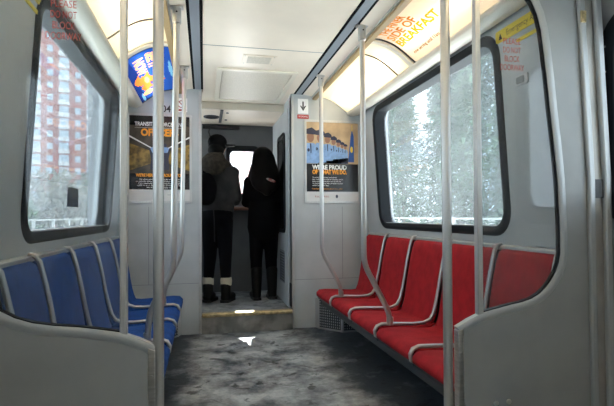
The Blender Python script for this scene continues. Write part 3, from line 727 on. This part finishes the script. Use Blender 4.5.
pole('bent steel pole rising between third and fourth far blue seats', -1, 2.62, [(-.551, CT-.008), (-.572, .762), (-.690, .557), (-.705, .402)], CT-.01)
pole('bent steel pole rising between first and second far blue seats', -1, 3.65, [(-.551, CT-.008), (-.575, .775), (-.700, .52), (-.706, .402)], CT-.01)
pole('straight steel pole at the aisle end of the right glass screen', 1, YW, [(.540, CT), (.540, .001)], CT, .0185, floor=True)
pole('straight steel pole at the aisle end of the left glass screen', -1, YW, [(-.566, CT), (-.566, .001)], CT, .0185, floor=True)

# ------------------------------------------------------------------ seats
def sheet(prof, th, w, edge=.10, dip=.0):
    """upholstered slab following a profile of (x,z); w wide in y"""
    n = len(prof); T = [-1, -.985, -.95, -.88, -.7, -.4, 0, .4, .7, .88, .95, .985, 1]; b = MB(); loops = []
    for t in T:
        e = (1-abs(t)**14)**.5 if abs(t) < 1 else .0; e = max(e, .25); top = []; bot = []
        for i, p in enumerate(prof):
            a = Vector(prof[max(i-1, 0)]); c = Vector(prof[min(i+1, n-1)]); g = (c-a).normalized(); nr = Vector((-g.y, g.x))
            ee = e*(.45 if i in (0, n-1) else (.85 if i in (1, n-2) else 1)); d = dip*(1-t*t)*math.sin(pi*i/(n-1))
            q = Vector(p)+nr*(th*ee-d); top.append((q.x, t*w/2, q.y)); q = Vector(p)-nr*th*.3*ee; bot.append((q.x, t*w/2, q.y))
        loops.append(top+bot[::-1])
    return b.loft(loops)
pad_prof = [(-.002, .325), (.004, .345), (.018, .358), (.06, .362), (.14, .358), (.24, .350), (.32, .346), (.365, .356), (.395, .375)]
back_prof = [(.372, .372), (.396, .405), (.413, .455), (.426, .53), (.440, .62), (.458, .72), (.476, .80), (.490, .850), (.502, .868)]
def make_seat(color):
    t = empty('train_seat', (0, 0, 0), 'x', 'seat')
    obj('seat_pad', sheet(pad_prof, .030, .468, dip=.012), color, t, smooth=True, ang=75)
    obj('backrest', sheet(back_prof, .030, .462, dip=.014), color, t, smooth=True, ang=75)
    b = MB(); sh = [(.0, .318), (.06, .335), (.2, .325), (.40, .318), (.46, .345), (.475, .45), (.50, .70), (.525, .872), (.537, .872), (.515, .60), (.49, .40), (.46, .31), (.40, .29), (.06, .30), (.01, .295)]
    b.prism(sh, lambda a, c: (a, -.243, c), lambda a, c: (a, .243, c)); obj('shell', b, 'darkshell', t)
    path = [(.020, .315), (-.006, .330), (-.010, .360), (.004, .385), (.035, .396), (.12, .394), (.24, .387), (.31, .390), (.350, .408), (.374, .445), (.392, .51), (.412, .60), (.434, .72), (.456, .82), (.468, .868), (.485, .892), (.510, .895)]
    b = MB().tube([(x, -.253, z) for x, z in path], [.011]*len(path), 12, sx=1.1, up=(0, 1, 0)); obj('divider_bar', b, 'barm', t, smooth=True)
    return t
def place(proto, first, x, y, rz, lab, grp, sy=1.):
    o = proto if first else copy_tree(proto)
    o.location = (x, y, 0); o.rotation_euler = (0, 0, rz); o.scale = (1, sy, 1); o['label'] = lab; o['group'] = grp; return o
ords = ['against the end wall', 'second from the end wall', 'third from the end wall', 'fourth from the end wall', 'nearest the glass screen']
pr = make_seat('red'); pb = make_seat('blue')
RS = [(3.955, 1.), (3.445, 1.), (2.935, 1.), (2.432, .98), (1.965, .87)]
LS = [(3.905, 1.), (3.390, 1.), (2.875, 1.), (2.367, .98), (1.930, .76)]
for i, (y, sc) in enumerate(RS): place(pr, i == 0, .60, y, 0, 'red velour train seat '+ords[i], 'red seats along the right wall', sc)
# on the left the divider must also sit on the near side: mirror the mesh once
for ch in pb.children:
    for v_ in ch.data.vertices: v_.co.y = -v_.co.y
    ch.data.flip_normals()
for i, (y, sc) in enumerate(LS): place(pb, i == 0, -.60, y, pi, 'blue velour train seat '+ords[i], 'blue seats along the left wall', sc)
def bench(s, y0, y1, lab):
    t = empty('bench_frame', (s*.9, (y0+y1)/2, 0), lab, 'seat frame')
    obj('top_rail', MB().box(*sorted((s*1.095, s*1.147)), y0, y1, .868, .893), 'alu', t, bevel=.006)
    obj('front_beam', MB().box(*sorted((s*.64, s*.69)), y0, y1, .235, .288), 'darkmetal', t, bevel=.006)
    obj('rear_beam', MB().box(*sorted((s*1.02, s*1.149)), y0, y1, .20, .288), 'darkmetal', t, bevel=.006)
    k = y0+.15
    while k < y1:
        b = MB().prism([(.66, .235), (1.02, .21), (1.149, .08), (1.149, .20), (.66, .255)], lambda a, c: (s*a, k-.012, c), lambda a, c: (s*a, k+.012, c)); obj('bracket', b, 'darkmetal', t); k += .55
bench(1, 1.76, 4.20, 'dark cantilever frame and metal top rail carrying the red seats')
bench(-1, 1.76, 4.15, 'dark cantilever frame and metal top rail carrying the blue seats')
# heater boxes
def heat_mat():
    m = mat('perforated_steel', (.40, .41, .41), .4, .6); nt = m.node_tree; b = nt.nodes['Principled BSDF']
    tc = nt.nodes.new('ShaderNodeTexCoord'); mp = nt.nodes.new('ShaderNodeMapping'); mp.inputs['Rotation'].default_value = (pi/2, 0, 0)
    br = nt.nodes.new('ShaderNodeTexBrick'); br.inputs['Scale'].default_value = 22; br.inputs['Mortar Size'].default_value = .030; br.inputs['Brick Width'].default_value = .5; br.inputs['Row Height'].default_value = .28; br.inputs['Mortar Smooth'].default_value = .1
    br.inputs['Color1'].default_value = (.05, .05, .055, 1); br.inputs['Color2'].default_value = (.09, .09, .09, 1); br.inputs['Mortar'].default_value = (.42, .43, .43, 1); br.offset = .5
    nt.links.new(tc.outputs['Object'], mp.inputs[0]); nt.links.new(mp.outputs[0], br.inputs['Vector']); nt.links.new(br.outputs[0], b.inputs['Base Color']); return m
M['perf'] = heat_mat()
for s, lab in ((1, 'perforated steel heater box under the red seat at the end wall'), (-1, 'perforated steel heater box under the blue seat at the end wall')):
    t = empty('heater_box', (s*.85, 4.15, 0), lab, 'heater')
    P = [(.612, YE-.001), (.628, 4.27), (.80, 4.07), (1.14, 4.05), (1.14, YE-.001)]
    obj('casing', MB().prism(P, lambda a, c: (s*a, c, .001), lambda a, c: (s*a, c, .285)), 'alu', t, bevel=.004)
    def face(p, q, nm):
        p = Vector((s*p[0], p[1], 0)); q = Vector((s*q[0], q[1], 0)); d = (q-p).normalized(); nr = Vector((d.y, -d.x, 0)); 
        if nr.y > 0: nr = -nr
        p = p+d*.015; q = q-d*.015; L_ = (q-p).length; fr = obj(nm, MB().add([tuple(p+nr*.003+Vector((0, 0, .02))), tuple(q+nr*.003+Vector((0, 0, .02))), tuple(q+nr*.003+Vector((0, 0, .27))), tuple(p+nr*.003+Vector((0, 0, .27)))], [(0, 1, 2, 3)]), 'darkmetal', t)
        b = MB(); rows = 7; cols = max(3, int(L_/.020)); cc = (L_)/cols
        for i in range(cols):
            for j in range(10):
                a = p+d*(cc*(i+.2)); e = p+d*(cc*(i+.62)); z = .030+j*.024
                b.add([tuple(a+nr*.0045+Vector((0, 0, z))), tuple(e+nr*.0045+Vector((0, 0, z))), tuple(e+nr*.0045+Vector((0, 0, z+.014))), tuple(a+nr*.0045+Vector((0, 0, z+.014)))], [(0, 1, 2, 3)])
        obj('perforation', b, 'alu', fr)
    face((.628, 4.27), (.80, 4.07), 'front_grille'); face((.80, 4.07), (1.14, 4.05), 'side_grille')
for s, nm in ((1, 'right'), (-1, 'left')):
    struct('baseboard_'+nm, MB().box(*sorted((s*1.135, s*1.1495)), 1.76, 4.04, 0.001, .10), 'darkmetal')

# ------------------------------------------------------------------ people
M['hair'] = mat('black_hair', (.004, .0035, .0035), .6, spec=.12, bump=.4, bscale=120, stretch=(6, 6, 1))
M['skin'] = mat('skin', (.42, .23, .16), .55)
M['jacket'] = mat('grey_jacket', (.026, .026, .028), .8, spec=.2, noise=.2, nscale=9, bump=.3, bscale=14)
M['fur'] = mat('tan_hood_lining', (.030, .023, .016), .95, noise=.4, nscale=30, bump=1., bscale=70)
M['blackcloth'] = mat('black_cloth', (.004, .004, .005), .9, spec=.1, bump=.3, bscale=16)
M['denim'] = mat('dark_trousers', (.004, .004, .006), .9, spec=.1, bump=.2, bscale=20)
M['sock'] = mat('cream_sock', (.62, .58, .47), .9, bump=.5, bscale=90)
M['boot'] = mat('black_leather_boot', (.006, .006, .006), .5, spec=.2)
M['eyew'] = mat('eye_white', (.6, .6, .6), .3)
M['lip'] = mat('lips', (.30, .10, .08), .5)
Z0 = .166
def person(name_lab, x, y, H, rz, female, arms):
    t = empty('person', (x, y, Z0), name_lab, 'person')
    R = Matrix.Translation((x, y, Z0)) @ Matrix.Rotation(rz, 4, 'Z')
    k = H/1.72
    def T(mb): return xf(mb, R)
    V = lambda a, b, c: (a*k, b*k, c*k)
    hx = .085; sw = .175 if female else .195
    # continuous body (front is +y)
    b = MB()
    hz = 1.50
    b.ball(V(0, .015, hz+.10), V(.074, .095, .115), 20, 14); b.cap(V(0, -.01, 1.36), V(0, .005, hz+.03), .056*k, .052*k, 16)
    b.ball(V(0, .06, hz+.04), V(.050, .050, .062), 14, 10)
    b.cap(V(0, .105, hz+.105), V(0, .118, hz+.085), .011*k, .015*k, 8)
    for s in (-1, 1):
        b.ball(V(s*.077, .005, hz+.09), V(.012, .02, .032), 10, 8)
        b.cap(V(s*.02, 0, 1.36), V(s*sw*.82, 0, 1.33), .058*k, .050*k)
    b.ball(V(0, 0, 1.20), V(sw*.86, .105, .17), 20, 12); b.ball(V(0, 0, 1.0), V(.135, .095, .16), 20, 12); b.ball(V(0, -.01, .90), V(.150, .110, .12), 20, 12)
    for s in (-1, 1):
        b.cap(V(s*hx*.9, 0, .86), V(s*hx, .01, .47), .070*k, .054*k); b.cap(V(s*hx*1.05, .01, .47), V(s*hx*1.1, -.015, .09), .054*k, .036*k)
        b.cap(V(s*hx*1.1, -.02, .05), V(s*hx*1.2, .12, .03), .038*k, .030*k)
        sh, el, wr, hd = arms[s]
        b.cap(V(sh[0]*.92, sh[1], sh[2]-.03), V(*el), .042*k, .034*k); b.cap(V(*el), V(*wr), .034*k, .026*k)
        W = Vector(V(*wr)); D = (Vector(V(*hd))-W).normalized(); U = Vector((0, 0, 1)); Sx = D.cross(U)
        Sx = Sx.normalized() if Sx.length > .1 else Vector((1, 0, 0)); Nn = Sx.cross(D)
        pc = W+D*.05*k; b.cap(W+D*.015*k, W+D*.075*k, .024*k, .026*k)
        for q, L_ in enumerate((.068, .078, .072, .055)):
            o = (q-1.5)*.019*k; p0 = W+D*.075*k+Sx*o; p1 = p0+D*L_*.45*k-Nn*.008*k; p2 = p1+D*L_*.35*k-Nn*.026*k
            b.cap(p0-D*.01, p1, .0095*k, .0088*k, 8); b.cap(p1, p2, .0088*k, .0078*k, 8)
        p0 = W+D*.03*k-Sx*s*.022*k; p1 = p0+D*.035*k-Sx*s*.022*k-Nn*.01; b.cap(p0, p1, .0115*k, .010*k, 8); b.cap(p1, p1+D*.028*k, .0098*k, .0085*k, 8)
    obj('body', T(b), 'skin', t, remesh=.0075, smoothmod=4)
    e = MB(); 
    for s in (-1, 1): e.ball(V(s*.030, .088, hz+.115), .0125*k, 10, 8)
    obj('eyes', T(e), 'eyew', t, smooth=True)
    e = MB()
    for s in (-1, 1): e.ball(V(s*.030, .0985, hz+.115), .0055*k, 8, 6); e.cap(V(s*.018, .100, hz+.138), V(s*.045, .092, hz+.138), .004*k, .003*k, 6)
    obj('pupils_and_brows', T(e), 'hair', t, smooth=True)
    obj('mouth', T(MB().ball(V(0, .107, hz+.045), V(.022, .008, .007), 12, 6)), 'lip', t, smooth=True)
    return t, T, V, k
# man in a cap
armsM = {-1: ((-.180, 0, 1.36), (-.215, .03, 1.08), (-.13, .22, 1.04), (-.05, .30, 1.05)), 1: ((.175, 0, 1.36), (.195, .05, 1.08), (.13, .23, 1.05), (.05, .31, 1.06))}
p, T, V, k = person('person in black cap and grey hooded jacket standing on the left in the cab doorway', -.275, 4.98, 1.72, -.35, False, armsM)
b = MB()
for s in (-1, 1):
    e = .238 if s < 0 else .196
    b.cap(V(s*(e-.043), -.0, 1.33), V(s*e, .03, 1.08), .072*k, .060*k, 16); b.cap(V(s*e, .03, 1.08), V(s*.140, .20, 1.045), .060*k, .046*k, 16)
    b.cap(V(s*.06, -.01, 1.37), V(s*.17, 0, 1.335), .075*k, .070*k)
b.ball(V(0, 0, 1.20), V(.205, .145, .20), 24, 14); b.ball(V(0, -.005, 1.06), V(.190, .145, .19), 24, 14); b.cap(V(0, 0, 1.08), V(0, 0, .985), .185*k, .180*k, 24, .75)
jk = obj('jacket', T(b), 'jacket', p, remesh=.011, smoothmod=6)
b = MB(); ringp = [V(.125*math.cos(a), -.015+.115*math.sin(a), 1.41+.035*math.sin(a+pi)) for a in [i*2*pi/20 for i in range(20)]]
for i in range(20): b.cap(ringp[i], ringp[(i+1) % 20], .040*k, .040*k, 10)
b.ball(V(0, -.11, 1.42), V(.14, .085, .12), 18, 12); b.cap(V(-.05, -.07, 1.49), V(.05, -.07, 1.49), .055*k, .055*k); obj('hood', T(b), 'fur', p, remesh=.010, smoothmod=4)
b = MB(); 
for s in (-1, 1): b.cap(V(s*.078, 0, .84), V(s*.082, .01, .47), .090*k, .068*k, 16); b.cap(V(s*.082, .01, .47), V(s*.092, -.012, .235), .067*k, .052*k, 16)
b.ball(V(0, -.01, .90), V(.172, .128, .15), 20, 12); obj('trousers', T(b), 'denim', p, remesh=.010, smoothmod=4)
for s in (-1, 1):
    obj('sock', T(MB().tube([V(s*.096, -.012, .175), V(s*.097, -.012, .225), V(s*.097, -.012, .255)], [.056*k, .060*k, .055*k], 18)), 'sock', p, smooth=True, label='cream sock rolled over the boot')
    b = MB(); b.cap(V(s*.095, -.02, .17), V(s*.095, -.02, .07), .056*k, .050*k, 14); b.cap(V(s*.095, -.03, .05), V(s*.110, .14, .042), .052*k, .044*k, 14, 1)
    bt = obj('boot', T(b), 'boot', p, remesh=.009, smoothmod=3)
    sole = [V(s*.095+a, c, 0) for a, c in ((-.045, -.07), (.0, -.085), (.045, -.07), (.048, .02), (.062, .12), (.040, .18), (.0, .185), (-.04, .14), (-.042, .02))]
    b = MB().loft([[tuple(q) for q in sole], [(q[0], q[1], .028) for q in sole]]); obj('boot_sole', T(b), 'black', bt)
# cap: dome + brim turned to the right
b = MB(); b.ball(V(0, .010, 1.660), V(.098, .116, .085), 20, 12); b.cap(V(0, -.005, 1.61), V(0, .01, 1.645), .092*k, .096*k, 20)
cp = obj('cap', T(b), 'blackcloth', p, remesh=.008, smoothmod=4)
b = MB(); br = [(-.075, .07), (-.07, .13), (-.04, .175), (0, .188), (.04, .175), (.07, .13), (.075, .07)]
Rz = Matrix.Rotation(-1.0, 3, 'Z'); q = [Rz @ Vector((a, c, 0)) for a, c in br]
b.loft([[V(v_.x, v_.y, 1.628-.012*abs(a[0])/.075) for v_, a in zip(q, br)], [V(v_.x*1.06, v_.y*1.06, 1.644-.012*abs(a[0])/.075) for v_, a in zip(q, br)]]); obj('cap_brim', T(b), 'blackcloth', cp, bevel=.002)
b = MB().ball(V(0, -.035, 1.57), V(.084, .078, .09), 18, 12); obj('hair', T(b), 'hair', p, smooth=True)
obj('drawstring', T(MB().tube([V(.03, -.205, .95), V(.035, -.200, .85), V(.03, -.18, .70), V(.028, -.17, .63)], .006, 8)), 'jacket', p, smooth=True)
# shoulder bag
t = empty('shoulder_bag', (-.30, 4.82, 1.2), 'black shoulder bag on the back of the person in the cap', 'bag')
b = MB(); b.ball((-.385, 4.845, 1.335), (.105, .085, .16), 20, 12); b.ball((-.390, 4.845, 1.26), (.10, .08, .10), 18, 10)
obj('bag_body', b, 'blackcloth', t, remesh=.01, smoothmod=3)
obj('strap', MB().tube([(-.41, 4.86, 1.46), (-.40, 4.90, 1.555), (-.37, 4.95, 1.575), (-.33, 5.03, 1.54), (-.32, 5.07, 1.46)], .018, 10, sx=.5), 'blackcloth', t, smooth=True)
# woman
armsW = {-1: ((-.165, 0, 1.36), (-.180, .07, 1.10), (-.15, .25, 1.10), (-.07, .33, 1.12)), 1: ((.175, 0, 1.36), (.250, .05, 1.09), (.14, .24, 1.06), (.06, .32, 1.07))}
p, T, V, k = person('person with long dark hair in a black coat standing right in the cab doorway', .215, 5.02, 1.62, .12, True, armsW)
b = MB()
for s in (-1, 1):
    e = armsW[s]
    b.cap(V(s*.160, 0, 1.325), V(*e[1]), .070*k, .060*k, 16); b.cap(V(*e[1]), V(e[2][0], e[2][1]-.02, e[2][2]), .064*k, .048*k, 16)
    b.cap(V(s*.06, -.01, 1.36), V(s*.155, 0, 1.325), .075*k, .070*k)
b.ball(V(0, 0, 1.19), V(.190, .145, .20), 24, 14); b.ball(V(0, -.005, 1.0), V(.180, .145, .22), 24, 14)
b.cap(V(0, -.005, .98), V(0, -.005, .815), .180*k, .190*k, 24, .76)
obj('coat', T(b), 'blackcloth', p, remesh=.011, smoothmod=6)
b = MB(); b.ball(V(0, -.125, 1.33), V(.15, .07, .11), 18, 12)
for a in [i*2*pi/18 for i in range(18)]:
    b.cap(V(.11*math.cos(a), -.01+.10*math.sin(a), 1.39), V(.11*math.cos(a+.35), -.01+.10*math.sin(a+.35), 1.39), .036*k, .036*k, 8)
obj('hood', T(b), 'blackcloth', p, remesh=.010, smoothmod=4)
b = MB(); b.ball(V(-.01, -.005, 1.615), V(.118, .120, .118), 20, 12); b.cap(V(-.01, -.045, 1.58), V(-.005, -.100, 1.36), .135*k, .175*k, 20, .60)
for s in (-1, 1): b.cap(V(s*.085, -.01, 1.55), V(s*.135, -.04, 1.38), .052*k, .058*k, 12)
b.cap(V(0, -.11, 1.38), V(.0, -.145, 1.22), .12*k, .06*k, 16, .6)
obj('hair', T(b), 'hair', p, remesh=.010, smoothmod=4)
b = MB()
for s in (-1, 1): b.cap(V(s*.083, 0, .80), V(s*.087, .01, .46), .092*k, .072*k, 16); b.cap(V(s*.087, .01, .46), V(s*.090, -.01, .12), .070*k, .052*k, 16)
b.ball(V(0, -.01, .86), V(.165, .115, .10), 20, 12); obj('trousers', T(b), 'denim', p, remesh=.010, smoothmod=4)
for s in (-1, 1):
    b = MB(); b.cap(V(s*.090, -.012, .33), V(s*.090, -.02, .07), .066*k, .052*k, 14); b.cap(V(s*.090, -.03, .05), V(s*.102, .13, .042), .050*k, .040*k, 14, 1)
    bt = obj('boot', T(b), 'boot', p, remesh=.009, smoothmod=3)
    sole = [V(s*.092+a, c, 0) for a, c in ((-.045, -.07), (.0, -.085), (.045, -.07), (.046, .02), (.058, .12), (.038, .17), (.0, .175), (-.038, .13), (-.042, .02))]
    b = MB().loft([[tuple(q) for q in sole], [(q[0], q[1], .028) for q in sole]]); obj('boot_sole', T(b), 'black', bt)
b = MB(); b.cur = 0
FE = lambda a, c: V(.030+a*math.cos(.25)-c*.2, -.222, 1.335+c-a*.30)
b.loft([[FE(.052*math.cos(h), .016*math.sin(h)) for h in [i*pi/8 for i in range(16)]], [tuple(Vector(FE(.052*math.cos(h), .016*math.sin(h)))+Vector((0, .04, 0))) for h in [i*pi/8 for i in range(16)]]])
obj('coat_badge', T(b), mat('badge_cream_red', (.72, .62, .56), .6, noise=.4, nscale=40, col2=(.3, .03, .03)), p, label='small cream and red badge on the back of the coat')

# ------------------------------------------------------------------ outside
M['snow'] = mat('snowy_ground', (.82, .82, .82), .9, noise=.08, nscale=.5)
M['brick'] = mat('tower_brick', (.34, .10, .075), .9, noise=.15, nscale=.4)
M['conc'] = mat('tower_concrete', (.62, .60, .58), .9)
M['railgrey'] = mat('rail_grey', (.34, .34, .33), .8)
M['towerglass'] = mat('tower_window', (.42, .50, .56), .2)
M['pine'] = mat('pine_needles', (.085, .145, .09), 1., spec=.02, noise=.5, nscale=.7)
M['bark'] = mat('bark', (.13, .10, .08), .95, noise=.3, nscale=6)
M['bare'] = mat('bare_bush_twigs', (.20, .19, .15), .95, noise=.3, nscale=1)
struct('ground', MB().box(-260, 260, -120, 260, -1.30, -1.10), 'snow')
def tower(x, y, w, d, h, rz, lab, nb, fl):
    t = empty('apartment_tower', (x, y, -1.1), lab, 'building'); t.rotation_euler = (0, 0, rz); ORG[t] = Vector((0, 0, 0))
    obj('wall', MB().box(-w/2, w/2, -d/2, d/2, 0, h), 'brick', t)
    obj('roof', MB().box(-w/2-.4, w/2+.4, -d/2-.4, d/2+.4, h, h+1), 'conc', t)
    bw = w/nb
    for fy, sg in ((-d/2, -1), (d/2, 1)):
        for i in range(nb):
            cx = -w/2+bw*(i+.5); g = MB(); g.cur = 0
            y0, y1 = sorted((fy, fy+sg*.15))
            if i % 2: 
                for k_ in range(fl): z = k_*h/fl; g.box(cx-bw*.20, cx+bw*.20, y0, y1, z+.9, z+2.3)
                obj('window_column', g, 'towerglass', t)
            else:
                for k_ in range(fl): z = k_*h/fl; g.cur = 0; g.box(cx-bw*.34, cx+bw*.34, y0, y1, z+.5, z+2.5); g.cur = 1; g.box(cx-bw*.38, cx+bw*.38, *sorted((fy, fy+sg*1.1)), z, z+.95)
                obj('balcony_column', g, ['towerglass', 'conc'], t)
    for fx, sg in ((-w/2, -1), (w/2, 1)):
        for j in range(3):
            cy = -d/2+d/3*(j+.5); g = MB()
            for k_ in range(fl): z = k_*h/fl; g.box(*sorted((fx, fx+sg*.15)), cy-1.2, cy+1.2, z+.9, z+2.4)
            obj('window_column', g, 'towerglass', t)
tower(-25, 126, 100, 14, 84, .22, 'tall reddish brick apartment tower with pale balconies beyond the left window', 35, 30)
def conifer(h, seed):
    rnd = random.Random(seed); b = MB()
    for i in range(9000):
        z = rnd.uniform(.06, 1)**.9; zz = z*h; R_ = (1-z)**.7*h*.20+.15; a = rnd.uniform(0, 2*pi); r = R_*rnd.uniform(.25, 1)
        c = Vector((r*math.cos(a), r*math.sin(a), zz-r*.25)); d = Vector((math.cos(a), math.sin(a), -.3+rnd.uniform(-.2, .2))); w = Vector((-math.sin(a), math.cos(a), rnd.uniform(-.3, .3)))
        L_ = rnd.uniform(.12, .34); ww = rnd.uniform(.04, .10); d = (d+Vector((rnd.gauss(0, .5), rnd.gauss(0, .5), rnd.gauss(0, .5)))).normalized()
        b.add([c-w*ww, c+w*ww, c+d*L_+w*ww*.5, c+d*L_-w*ww*.5], [(0, 1, 2, 3)])
    return b
def tree(x, y, h, seed, lab, grp, proto=None, sc=1.):
    if proto is None:
        t = empty('pine_tree', (x, y, -1.1), lab, 'tree', grp); ORG[t] = Vector((0, 0, 0))
        obj('foliage', conifer(h, seed), 'pine', t); obj('trunk', MB().tube([(0, 0, 0), (0, 0, h*.5), (0, 0, h*.97)], [.16, .10, .02], 8), 'bark', t, smooth=True); return t
    t = copy_tree(proto); t.location = (x, y, -1.1); t.rotation_euler = (0, 0, seed); t.scale = (sc, sc, sc); t['label'] = lab; t['group'] = grp; return t
g = 'pines beyond the right window'
tr = [(9.5, 24, 1.), (11.5, 21.5, .85), (12, 18, 1.1), (13.5, 15.5, .9), (11, 15, .75), (13, 11.8, 1.15), (11, 10, .8), (14, 9.4, 1.), (11.2, 7.4, .95), (14, 6.6, .85), (16.5, 38, 1.1), (18.5, 34, 1.2), (17.5, 29, 1.05), (20.5, 26.5, 1.2), (22, 19, 1.2), (24, 13, 1.25)]
nth = ['first', 'second', 'third', 'fourth', 'fifth', 'sixth', 'seventh', 'eighth', 'ninth', 'tenth']
tr_s = sorted(tr, key=lambda q: -(q[1]/(q[0]+.4))); P0 = None
front = [q for q in tr_s if q[0] < 16]; back = [q for q in tr_s if q[0] > 16]
for L_, nm in ((front, 'front'), (back, 'rear')):
    for i, (x, y, sc) in enumerate(L_):
        lab = 'green pine in the %s row beyond the right window, %s from the left' % (nm, nth[i])
        if P0 is None: P0 = tree(x, y, 13., 3, lab, g); P0.scale = (sc,)*3
        else: tree(x, y, 9., i*1.3+1, lab, g, P0, sc)
def bush(x, y, r, h, seed, lab, m):
    rnd = random.Random(seed); b = MB()
    for i in range(1500):
        a = rnd.uniform(0, 2*pi); ph = math.acos(rnd.uniform(0, 1)); q = rnd.uniform(.5, 1)
        c = Vector((r*q*math.sin(ph)*math.cos(a), r*q*math.sin(ph)*math.sin(a), h*q*math.cos(ph))); d = Vector((rnd.gauss(0, 1), rnd.gauss(0, 1), rnd.gauss(.6, 1))).normalized(); w = d.orthogonal().normalized()*rnd.uniform(.05, .16)*(.5+r/4); L_ = rnd.uniform(.2, .7)
        b.add([c-w, c+w, c+d*L_+w*.3, c+d*L_-w*.3], [(0, 1, 2, 3)])
    o = obj('bush', b, m, origin=(0, 0, 0)); o.location = (x, y, -1.1); tag(o, lab, 'bush', 'bushes below the tower')
for i, (x, y, r, h) in enumerate(((-15.5, 17, 3., 3.8), (-15, 27, 3.4, 4.4), (-14.5, 36, 3.0, 5.4), (-12.2, 42, 3.0, 6.4), (-10.2, 47, 3.0, 6.8), (-8.4, 52, 3.2, 7.2), (-6, 58, 3.6, 6.6))):
    bush(x, y, r, h, i, 'olive bare bush beyond the left window, %s from the left' % nth[i], 'bare' if i % 2 else 'pine')
for s, nm in ((-1, 'left'), (1, 'right')):
    t = empty('railing', (s*7, 12, -1.1), 'pale trackside railing seen low through the %s window' % nm, 'railing')
    for z in (.95, .55): obj('rail', MB().box(s*7-.04, s*7+.04, -10, 50, z-.025, z+.025), 'railgrey', t)
    for k_ in range(24): y = -9.5+k_*2.5; obj('post', MB().box(s*7-.05, s*7+.05, y-.03, y+.03, -1.1, 1.0), 'railgrey', t)

# ------------------------------------------------------------------ light and camera
w = bpy.data.worlds.new('World'); bpy.context.scene.world = w; w.use_nodes = True; nt = w.node_tree; nt.nodes.clear()
o = nt.nodes.new('ShaderNodeOutputWorld'); bg = nt.nodes.new('ShaderNodeBackground'); nt.links.new(bg.outputs[0], o.inputs[0])
bg.inputs[0].default_value = (.90, .94, 1.05, 1); bg.inputs[1].default_value = 2.4
s = bpy.data.lights.new('Sun', 'SUN'); s.energy = 28; s.angle = math.radians(.6); s.color = (1, .96, .93)
so = bpy.data.objects.new('Sun', s); C.objects.link(so)
d = Vector((-.02, -1, -1.02)); so.rotation_euler = d.to_track_quat('-Z', 'Y').to_euler(); so.location = (0, 20, 20)

cam = bpy.data.cameras.new('Camera'); co = bpy.data.objects.new('Camera', cam); C.objects.link(co)
cam.sensor_width = 36; cam.lens = 470/614*36; cam.shift_y = 5.6/614; cam.clip_start = .02; cam.clip_end = 600
ya, pt, ro = map(math.radians, (12.36, .9, .33))
f = Vector((math.sin(ya)*math.cos(pt), math.cos(ya)*math.cos(pt), math.sin(pt))); r = Vector((math.cos(ya), -math.sin(ya), 0)); u = r.cross(f)
r2 = r*math.cos(ro)-u*math.sin(ro); u2 = u*math.cos(ro)+r*math.sin(ro)
co.matrix_world = Matrix(((r2.x, u2.x, -f.x, -.41), (r2.y, u2.y, -f.y, 0), (r2.z, u2.z, -f.z, 1.05), (0, 0, 0, 1)))
sc = bpy.context.scene; sc.camera = co
sc.view_settings.view_transform = 'Standard'; sc.view_settings.look = 'None'; sc.view_settings.exposure = .78; sc.view_settings.gamma = 1
sc.view_settings.use_curve_mapping = False
sc.cycles.max_bounces = 10; sc.cycles.transparent_max_bounces = 16; sc.cycles.use_denoising = True
